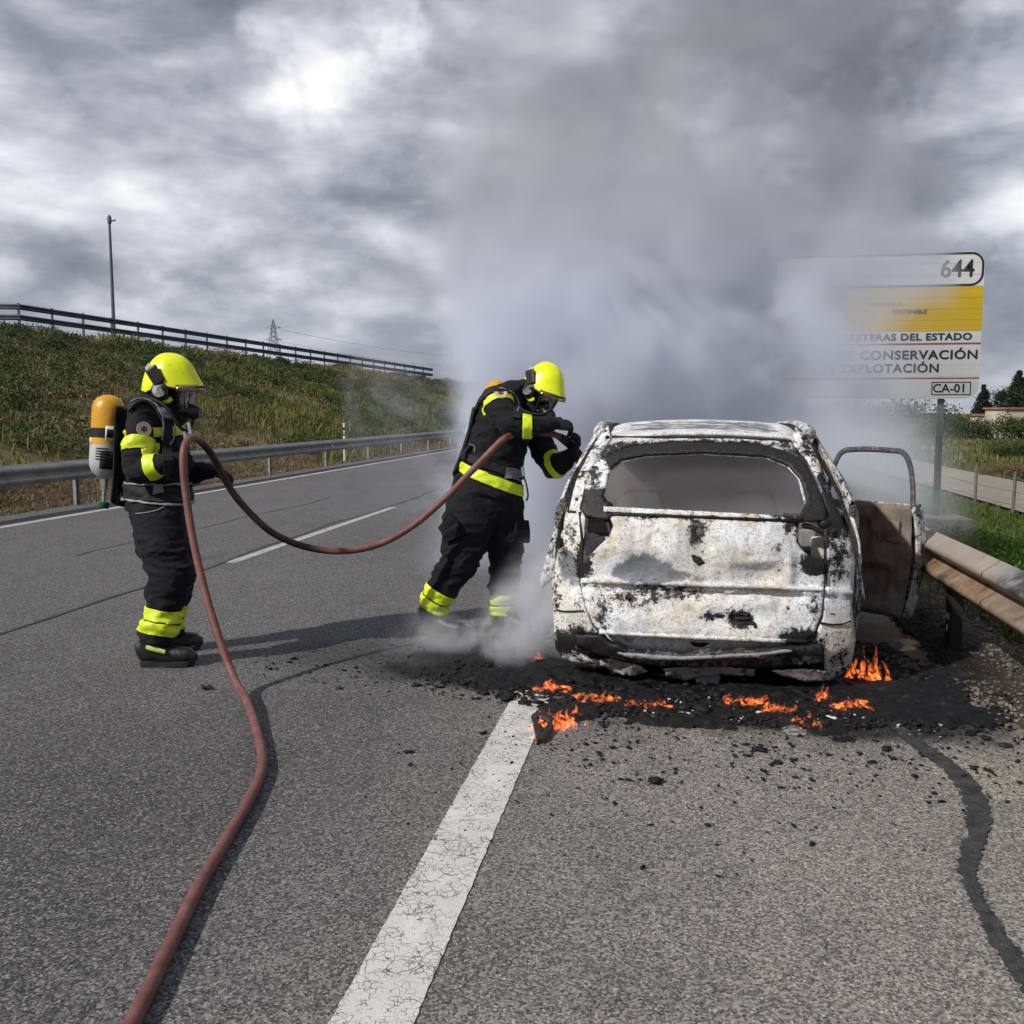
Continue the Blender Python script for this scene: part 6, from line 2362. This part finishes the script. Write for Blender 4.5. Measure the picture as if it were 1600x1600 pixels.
hp = [gz_(150, 1720), gz_(214, 1600), gz_(262, 1500), gz_(310, 1400), gz_(356, 1320), gz_(392, 1255), gz_(410, 1205), gz_(404, 1160)]
c_mid = gz_(388, 1115)
hp.append(Vector((c_mid.x, c_mid.y, .05)) + RT * .0)
dh_ = [(366, 1060, 5.32), (340, 990, 5.42), (318, 915, 5.50), (301, 840, 5.56), (291, 775, 5.59), (286.5, 730, 5.60), (288, 700, 5.62), (297, 685, 5.70), (312, 689, 5.82), (328, 706, 5.93), (342, 730, 6.01),
       (360, 764, 6.10), (392, 803, 6.16), (430, 835, 6.22), (480, 855, 6.28), (535, 861, 6.32), (590, 851, 6.36), (640, 825, 6.38), (690, 784, 6.38), (735, 738, 6.36), (770, 702, 6.34), (787, 686, 6.34)]
hp += [DP(*q) for q in dh_]
S3 = D2 - .24
hp += [DP(806, 678, S3 - .04), DP(835, 676, S3 - .02), DP(862, 678, S3 + .02), DP(878, 684, S3 + .06)]
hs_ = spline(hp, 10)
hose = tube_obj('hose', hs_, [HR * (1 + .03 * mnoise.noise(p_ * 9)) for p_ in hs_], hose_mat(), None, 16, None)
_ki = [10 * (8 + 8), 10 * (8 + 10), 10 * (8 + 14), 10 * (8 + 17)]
_darkened = np.repeat(np.interp(np.arange(len(hs_)), _ki, [0, 1, 1, 0]), 16)  # darker span of hose between the raised loop and the second firefighter
_wa = hose.data.attributes.new('darkened', 'FLOAT', 'POINT')
_wa.data.foreach_set('value', np.resize(_darkened, len(hose.data.vertices)).astype(np.float32))
tag(hose, 'reddish brown fire hose running up the road to both firefighters', 'hose')
nz = [DP(874, 682, S3 + .05), DP(884, 688, S3 + .09), DP(893, 697, S3 + .14), DP(901, 708, S3 + .19), DP(906, 716, S3 + .22)]
M_NOZ = simple('dark nozzle alloy', (.03, .032, .036), .4, .4, 30, .4)
n_ = tube_obj('nozzle', nz, [.026, .034, .030, .036, .040], M_NOZ, hose, 14)
tube_obj('nozzle_tip', [nz[-1], nz[-1] + (nz[-1] - nz[-2]).normalized() * .03], [.044, .042], simple('orange ring', (.35, .08, .02), .5, .3, 30), n_, 14)
pg = nz[2]
tube_obj('nozzle_handle', [pg, pg + ZV * -.06 - RT * .02, pg - ZV * .12 - RT * .03], [.016, .018, .016], M_NOZ, n_, 10)


# ================================================================== CHAR, DEBRIS, FLAMES
M_ASHES = burnt('charred heap', (.007, .007, .008), (.012, .012, .014), (.02, .02, .024), amount=.2, spec=.15)
M_MELT = simple('melted aluminium', (.62, .62, .64), .22, .15, 20, .9, .003, 30)


def heap(name, n, cx, cy, rx, ry, size, mat, seed, z0=.004):
    """flakes and crumbs of char lying on the road"""
    rg = np.random.default_rng(seed)
    ico = bmesh.new()
    bmesh.ops.create_icosphere(ico, subdivisions=1, radius=1)
    base_ = np.array([q.co[:] for q in ico.verts])
    tri = np.array([[w.index for w in q.verts] for q in ico.faces])
    ico.free()
    v, f = [], []
    for i in range(n):
        a, r_ = rg.uniform(0, 6.28), rg.uniform(0, 1) ** .6
        x, y_ = cx + rx * r_ * math.cos(a), cy + ry * r_ * math.sin(a)
        s = size * math.exp(rg.normal(0, .55))
        q = base_ * (1 + rg.normal(0, .25, (len(base_), 1))) * np.array([rg.uniform(.7, 1.8), rg.uniform(.6, 1.2), rg.uniform(.25, .6)]) * s
        b = rg.uniform(0, 6.28)
        q = q @ np.array([[math.cos(b), math.sin(b), 0], [-math.sin(b), math.cos(b), 0], [0, 0, 1]])
        v.append(q + np.array([x, y_, z0 + s * .22]))
        f.append(tri + i * len(base_))
    o = np_obj(name, np.concatenate(v), np.concatenate(f), mat)
    setattr_char(o, .35)
    o['kind'] = 'stuff'
    return o


heap('char_crumbs', 2600, .25, 5.12, 1.2, .32, .0085, M_ASHES, 1)
heap('char_crumbs', 900, .25, 5.9, 1.25, .8, .013, M_ASHES, 2)
heap('char_crumbs', 900, -.85, 5.45, .65, .5, .0065, M_ASHES, 3)
heap('char_crumbs', 700, .55, 4.50, 1.25, .62, .0052, M_ASHES, 4)
heap('char_crumbs', 700, 1.40, 5.6, .45, .85, .0085, M_ASHES, 5)
heap('char_crumbs', 420, -.1, 4.05, 1.5, .9, .0035, M_ASHES, 6)
heap('char_crumbs', 320, -1.7, 5.6, .9, .6, .005, M_ASHES, 9)
heap('glass_crumbs', 120, .35, 5.05, 1.1, .22, .0055, simple('ash white glass', (.5, .5, .52), .3, .3, 40), 7)
heap('glass_crumbs', 90, 1.25, 5.15, .40, .45, .006, simple('greenish burnt glass', (.16, .21, .21), .2, .3, 40), 8)


def char_bed():
    """thin uneven crust of burnt plastic; where it would sink into the road there is none"""
    m, T = material('wetted char')
    n = T.noise(T.pos, 40, 5, .7)
    n2 = T.noise(T.pos, 9, 5, .65)
    c = T.ramp(n, [(.3, (.003, .003, .0035)), (.58, (.0075, .0075, .009)), (.70, (.03, .03, .033)), (.8, (.12, .12, .12))])
    c = T.mix(T.math('MULTIPLY', T.sstep(n2, .58, .70), .5), c, (.05, .042, .036))
    pset(T, c, T.ramp(n2, [(.35, (.42,) * 3), (.6, (.85,) * 3)]), 0, T.bump(n, .008, .9), .22)
    xs = np.linspace(-1.35, 2.0, 330)
    ys = np.linspace(4.62, 7.6, 270)
    X, Y = np.meshgrid(xs, ys)
    m1 = 1 - ((X - .28) / 1.30) ** 2 - ((Y - 5.9) / 1.15) ** 2
    m2 = .62 - ((X + .80) / .50) ** 2 - ((Y - 5.55) / .42) ** 2
    m3 = .70 - ((X - 1.35) / .55) ** 2 - ((Y - 5.65) / .80) ** 2
    mk = np.maximum(m1, np.maximum(m2, m3))
    f = .5 * vnoise(X, Y, .30, 51) + .3 * vnoise(X, Y, .12, 52) + .2 * vnoise(X, Y, .05, 53)
    g = .6 * vnoise(X, Y, .045, 54) + .4 * vnoise(X, Y, .022, 55)
    h = np.minimum(mk * .05, .02) + (f - .56) * .085 + (g - .5) * .024
    Z = np.clip(h, -.02, .06) + .004
    keep = (Z > .0045)
    nx, ny = len(xs), len(ys)
    idx = np.arange(nx - 1)[None, :] + np.arange(ny - 1)[:, None] * nx
    fk = keep[:-1, :-1] | keep[1:, :-1] | keep[:-1, 1:] | keep[1:, 1:]
    F_ = np.stack([idx, idx + 1, idx + nx + 1, idx + nx], -1)[fk]
    o = np_obj('char_bed', np.stack([X, Y, Z], -1).reshape(-1, 3), F_, m, None, True)
    o['kind'] = 'stuff'


char_bed()


def crust(name, px, zt, label, mat=M_ASHES, cat='debris', hgt=.05):
    """a lumpy burnt slab with a ragged outline"""
    poly = [G(*q) for q in px]
    c = sum(poly, Vector()) / len(poly)
    bm = bmesh.new()
    ring0, ring1 = [], []
    pts = spline(poly + [poly[0]], 5)[:-1]
    for i, q in enumerate(pts):
        d = (q - c)
        k_ = 1 + .22 * mnoise.noise(Vector((i * .8, c.x * 5, c.y)))
        ring0.append(bm.verts.new(c + d * k_ + ZV * .002))
        ring1.append(bm.verts.new(c + d * k_ * .8 + ZV * (hgt * (.6 + .5 * mnoise.noise(q * 13)))))
    mid = [bm.verts.new(c + (v.co - c) * .45 + ZV * (hgt * .35 * (1 + mnoise.noise(v.co * 17)))) for v in ring1]
    top = bm.verts.new(c + ZV * hgt)
    n = len(pts)
    for i in range(n):
        j = (i + 1) % n
        bm.faces.new((ring0[i], ring0[j], ring1[j], ring1[i]))
        bm.faces.new((ring1[i], ring1[j], mid[j], mid[i]))
        bm.faces.new((mid[i], mid[j], top))
    return tag(setattr_char(bm_obj(name, bm, mat, None, False), .4), label, cat)


crust('charred_slab', [(838, 1112), (868, 1098), (905, 1100), (938, 1112), (930, 1124), (885, 1130), (846, 1128)], 0, 'burning black slab of plastic just behind the left rear corner of the car', hgt=.045)
for px, lab, m_, c_ in (([(1222, 1138), (1238, 1132), (1254, 1138), (1262, 1146), (1245, 1150), (1228, 1146)], 'shiny silver puddle of melted metal on the road behind the car', M_MELT, 'debris'),
                        ([(1034, 1094), (1052, 1092), (1062, 1097), (1048, 1102), (1036, 1100)], 'pale ash-white scrap among the flames under the bumper', M_WLAB, 'debris'),
                        ([(1408, 1100), (1416, 1098), (1420, 1104), (1412, 1108)], 'small bright metal droplet right of the burning heap', M_MELT, 'debris')):
    crust('melted_scrap', px, 0, lab, m_, c_, .014)
# the bent black bracket lying on the line end, and the leaf-like scrap by the hose
q0, q1, q2 = G(836, 1128), G(864, 1136), G(846, 1162)
sc = empty('burning_bracket', (q0.x, q0.y, 0), 'bent black bracket smouldering at the end of the white line', 'debris')
M_BRK = simple('burnt plastic', (.012, .011, .011), .6, .4, 20)
tube_obj('arm', spline([q0 + ZV * .03, q0.lerp(q1, .5) + ZV * .045, q1 + ZV * .03], 4), [(.018, .030)] * 9, M_BRK, sc, 8)
tube_obj('arm', spline([q1 + ZV * .03, q1.lerp(q2, .5) + ZV * .022, q2 + ZV * .014], 4), [(.014, .020)] * 9, M_BRK, sc, 8)
tube_obj('arm', spline([q0 + ZV * .03, q0.lerp(q2, .5) + ZV * .02, q2 + ZV * .012], 4), [(.012, .022)] * 9, M_BRK, sc, 8)
q0 = G(322, 1078)
lf = empty('black_scrap', (q0.x, q0.y, 0), 'small spiky black scrap on the asphalt between the hose and the near boot', 'debris')
for a, L in ((0, .055), (1.2, .04), (2.6, .06), (4.2, .035)):
    tube_obj('prong', [q0 + ZV * .008, q0 + ZV * .02 + Vector((math.cos(a), math.sin(a), 0)) * L * .6, q0 + ZV * .012 + Vector((math.cos(a), math.sin(a), 0)) * L], [.010, .007, .002], M_BRK, lf, 6)
for i, (px, py, s, lab) in enumerate(((1572, 1166, .02, 'larger dark pebble-like scrap at the right edge of the shoulder'), (530, 1076, .016, 'dark scrap left of the smoke on the lane'), (1500, 1060, .03, 'dark stone at the gravel edge by the barrier post'))):
    q0 = G(px, py)
    bm = bmesh.new()
    bmesh.ops.create_icosphere(bm, subdivisions=2, radius=s, matrix=Matrix.Translation(q0 + ZV * s * .35) @ Matrix.Diagonal((1.6, 1, .5, 1)))
    for v in bm.verts:
        v.co += Vector((1, 1, 1)) * mnoise.noise(v.co * 40) * s * .3
    tag(bm_obj('burnt_scrap', bm, M_BRK, None, False), lab, 'debris')


def flame_mat():
    m, T = material('flame')
    T.n.remove(T.b)
    p = T.mapping(T.pos, (1, 1, .55))
    n = T.noise(p, 34, 3, .62, 1.3)
    c = T.ramp(n, [(.34, (.80, .07, .008)), (.52, (1.0, .155, .022)), (.66, (1.0, .30, .07))])
    em = T.new('ShaderNodeEmission')
    T.l.new(c, em.inputs['Color'])
    T.l.new(T.math('MULTIPLY', T.math('MULTIPLY', T.sstep(n, .43, .60), T.sstep(T.sep(T.pos)[2], .26, .03, .55, 1.3)), 44.0), em.inputs['Strength'])
    T.l.new(em.outputs[0], T.out.inputs['Volume'])
    m.cycles.volume_step_rate = .35
    return m


M_FLAME = flame_mat()


def flame(px, py, w, h, label, n=7, seed=0, z0=.01, depth=.10):
    rg = random.Random(seed)
    c = G(px, py, z0)
    dep = (c - CC).dot(FW)
    W_, H_ = w * dep / FPX, h * dep / FPX
    bm = bmesh.new()
    la = bm.verts.layers.float.new('height')
    for i in range(n * 2):
        u = (i + .5) / (n * 2) - .5 + rg.uniform(-.10, .10)
        b = c + RT * u * W_ + FH * rg.uniform(-.5, .5) * depth - ZV * .01
        hh_ = H_ * rg.uniform(.30, 1.05) * (1 - 1.0 * abs(u) ** 1.5) * .78
        r0 = max(.012, W_ / n * rg.uniform(.55, 1.25))
        side_ = rg.choice((-1, 1)) * rg.uniform(.3, 1.8) * W_ / n
        pts, rad = [], []
        ph = rg.uniform(0, 6)
        for k_ in range(11):
            t = k_ / 10
            sway = RT * (side_ * math.sin(t * 2.2 + ph * .3) + math.sin(ph + t * 6) * .35 * r0) + FH * math.cos(ph + t * 4) * .5 * r0
            pts.append(b + ZV * hh_ * (t ** 1.3) + sway)
            rad.append(((r0 * (1 - t ** 1.7) * (.55 + .6 * abs(math.sin(t * 5 + ph)))) + .001, r0 * .45 * (1 - t ** 1.7) + .001))
        s = len(bm.verts)
        add_tube(bm, pts, rad, 9, RT)
        bm.verts.ensure_lookup_table()
        for v in bm.verts[s:]:
            v[la] = max(0, min(1, (v.co.z - b.z) / max(H_, .01)))
    return tag(bm_obj('flame', bm, M_FLAME, None), label, 'flame', 'flames round the burnt car')


flame(1353, 1066, 46, 84, 'tall orange flame beside the right rear wheel', 6, 1, .0, .15)
flame(836, 1036, 30, 30, 'sparking small flame at the left rear wheel', 7, 2, .0, .1)
flame(862, 1076, 40, 24, 'low flame by the left rear corner below the bumper', 7, 3, .02)
flame(872, 1126, 76, 34, 'broad flame on the black slab next to the white line', 12, 4, .02, .22)
flame(934, 1090, 50, 20, 'thin flame left of the middle under the bumper', 8, 5, .02)
flame(1006, 1101, 60, 20, 'wide flickering flame left of the pale scrap under the bumper', 9, 6, .02)
flame(1168, 1095, 62, 24, 'low wide flame under the right half of the bumper', 10, 7, .02)
flame(1214, 1106, 56, 26, 'ragged flame just right of the low wide one', 9, 8, .02)
flame(1293, 1092, 26, 34, 'narrow upright flame below the right corner of the bumper', 5, 9, .02)
flame(1328, 1104, 62, 26, 'long flame lying right of the narrow upright one', 9, 10, .02)
flame(1262, 1126, 34, 20, 'small flame nearest to us above the silver puddle', 6, 11, .02)
flame(842, 1152, 14, 14, 'tiny ember flame on the bent bracket', 4, 12, .01, .03)


# ================================================================== SMOKE
def smoke(name, lo, hi, build, label, color=(.62, .63, .67), aniso=.2, step=.5, absorb=None):
    bm = bmesh.new()
    c = (Vector(lo) + Vector(hi)) / 2
    bmesh.ops.create_cube(bm, size=1, matrix=Matrix.Translation(c) @ Matrix.Diagonal((hi[0] - lo[0], hi[1] - lo[1], hi[2] - lo[2], 1)))
    me = bpy.data.meshes.new(name)
    bm.to_mesh(me)
    bm.free()
    m = bpy.data.materials.new(name)
    m.use_nodes = True
    T = NT(m.node_tree)
    T.n.remove(T.n['Principled BSDF'])
    out = T.n['Material Output']
    pv = T.new('ShaderNodeVolumePrincipled')
    pos = T.new('ShaderNodeNewGeometry').outputs['Position']
    dens = build(T, pos)
    if isinstance(dens, tuple):
        dens, cc_ = dens
        T.l.new(cc_, pv.inputs['Color'])
    if not pv.inputs['Color'].is_linked:
        pv.inputs['Color'].default_value = (*color, 1)
    pv.inputs['Anisotropy'].default_value = aniso
    T.l.new(dens, pv.inputs['Density'])
    T.l.new(pv.outputs[0], out.inputs['Volume'])
    m.cycles.volume_step_rate = step
    o = link(name, me, m, None, False)
    o['kind'] = 'stuff'
    o['label'] = label
    return o


def plume_density(T, pos):
    warp = T.vmath('SCALE', T.vmath('SUBTRACT', T.noise(pos, .55, 1, .55, out=1), (.5, .5, .5)), 2.2)
    p = T.vmath('ADD', pos, warp)
    x, y, z = T.sep(p)
    rx = T.math('ADD', 2.45, T.math('MULTIPLY', z, .10))
    cx = T.math('ADD', -.48, T.math('MULTIPLY', z, .085))
    ex = T.math('DIVIDE', T.math('SUBTRACT', x, cx), rx)
    ey = T.math('DIVIDE', T.math('SUBTRACT', y, 9.4), T.math('ADD', 1.6, T.math('MULTIPLY', z, .16)))
    q = T.math('SQRT', T.math('ADD', T.math('MULTIPLY', ex, ex), T.math('MULTIPLY', ey, ey)))
    body = T.sstep(q, 1.12, .55)
    n = T.noise(p, 1.15, 4, .62)
    puff = T.sstep(T.math('ADD', n, T.math('MULTIPLY', body, .26)), .56, .80)
    zz_ = T.sep(pos)[2]
    vert = T.math('MULTIPLY', T.math('ADD', T.sstep(zz_, 4.6, 2.0, 0, .80), T.sstep(zz_, 7.4, 3.5, 0, .16)), T.sstep(zz_, .05, .9, .25, 1.0))
    return T.math('MULTIPLY', T.math('MULTIPLY', T.math('MULTIPLY', puff, body), vert), 2.3), T.mix(T.sstep(zz_, 2.2, 4.2), (.82, .86, .97), (.68, .68, .72))


smoke('smoke', (-3.9, 6.9, .02), (4.2, 12.6, 7.6), plume_density, 'thick grey smoke rising from the car and leaning over the sign', (.79, .82, .90), .0, .6)


def low_density(T, pos):
    warp = T.vmath('SCALE', T.vmath('SUBTRACT', T.noise(pos, 1.6, 1, .55, out=1), (.5, .5, .5)), .55)
    p = T.vmath('ADD', pos, warp)
    x, y, z = T.sep(p)
    ex = T.math('DIVIDE', T.math('SUBTRACT', x, -1.05), 1.0)
    ey = T.math('DIVIDE', T.math('SUBTRACT', y, 6.1), .85)
    ez = T.math('DIVIDE', T.math('SUBTRACT', z, T.math('MULTIPLY', T.sstep(x, -1.2, -.6), .30)), T.math('ADD', .46, T.math('MULTIPLY', T.sstep(x, -1.3, -.6), .5)))
    q = T.math('SQRT', T.math('ADD', T.math('ADD', T.math('MULTIPLY', ex, ex), T.math('MULTIPLY', ey, ey)), T.math('MULTIPLY', ez, ez)))
    b = T.sstep(q, 1.05, .15)
    n = T.noise(T.mapping(p, (1, 1, .75)), 2.9, 4, .66)
    return T.math('MULTIPLY', T.math('MULTIPLY', b, T.sstep(T.math('ADD', n, T.math('MULTIPLY', b, .10)), .50, .70)), 3.6)


smoke('smoke', (-2.4, 5.1, .01), (-.10, 7.2, 1.5), low_density, 'white smoke curling round the legs of the firefighter at the car', (.84, .86, .92), .0, .7)


def cabin_density(T, pos):
    n = T.noise(pos, 1.8, 3, .5)
    return T.math('MULTIPLY', T.sstep(n, .25, .7, .5, 1.5), 1.9)


smoke('smoke', (CARX - .72, YB + .62, .42), (CARX + .72, YB + 2.75, 1.37), cabin_density, 'brownish grey smoke filling the cabin of the car', (.90, .87, .88), .0, .9)


def side_density(T, pos):
    warp = T.vmath('SCALE', T.vmath('SUBTRACT', T.noise(pos, 1.1, 1, .55, out=1), (.5, .5, .5)), .8)
    p = T.vmath('ADD', pos, warp)
    x, y, z = T.sep(p)
    ex = T.math('DIVIDE', T.math('SUBTRACT', x, 1.35), 1.0)
    ey = T.math('DIVIDE', T.math('SUBTRACT', y, 8.6), 1.5)
    ez = T.math('DIVIDE', T.math('SUBTRACT', z, .9), 1.1)
    q = T.math('SQRT', T.math('ADD', T.math('ADD', T.math('MULTIPLY', ex, ex), T.math('MULTIPLY', ey, ey)), T.math('MULTIPLY', ez, ez)))
    b = T.sstep(q, 1.1, .1)
    n = T.noise(p, 1.6, 4, .6)
    return T.math('MULTIPLY', T.math('MULTIPLY', b, T.sstep(n, .38, .72)), 2.0)


smoke('smoke', (.9, 6.6, .01), (3.2, 10.8, 2.4), side_density, 'thin bluish smoke drifting round the open car door', (.86, .90, .97), .0, .8)


def drift_density(T, pos):
    x, y, z = T.sep(pos)
    ex = T.math('DIVIDE', T.math('SUBTRACT', x, T.math('ADD', 2.6, T.math('MULTIPLY', T.math('SUBTRACT', y, 14), .11))), 3.6)
    ey = T.math('DIVIDE', T.math('SUBTRACT', y, 27), 13.0)
    ez = T.math('DIVIDE', T.math('SUBTRACT', z, .4), 2.6)
    q = T.math('SQRT', T.math('ADD', T.math('ADD', T.math('MULTIPLY', ex, ex), T.math('MULTIPLY', ey, ey)), T.math('MULTIPLY', ez, ez)))
    return T.math('MULTIPLY', T.sstep(q, 1.0, .1), .16)


smoke('smoke', (-1.5, 13.6, -1.7), (8.6, 40, 3.1), drift_density, 'thin haze of smoke lying over the verge beyond the sign', (.84, .88, .96), .0, .5)
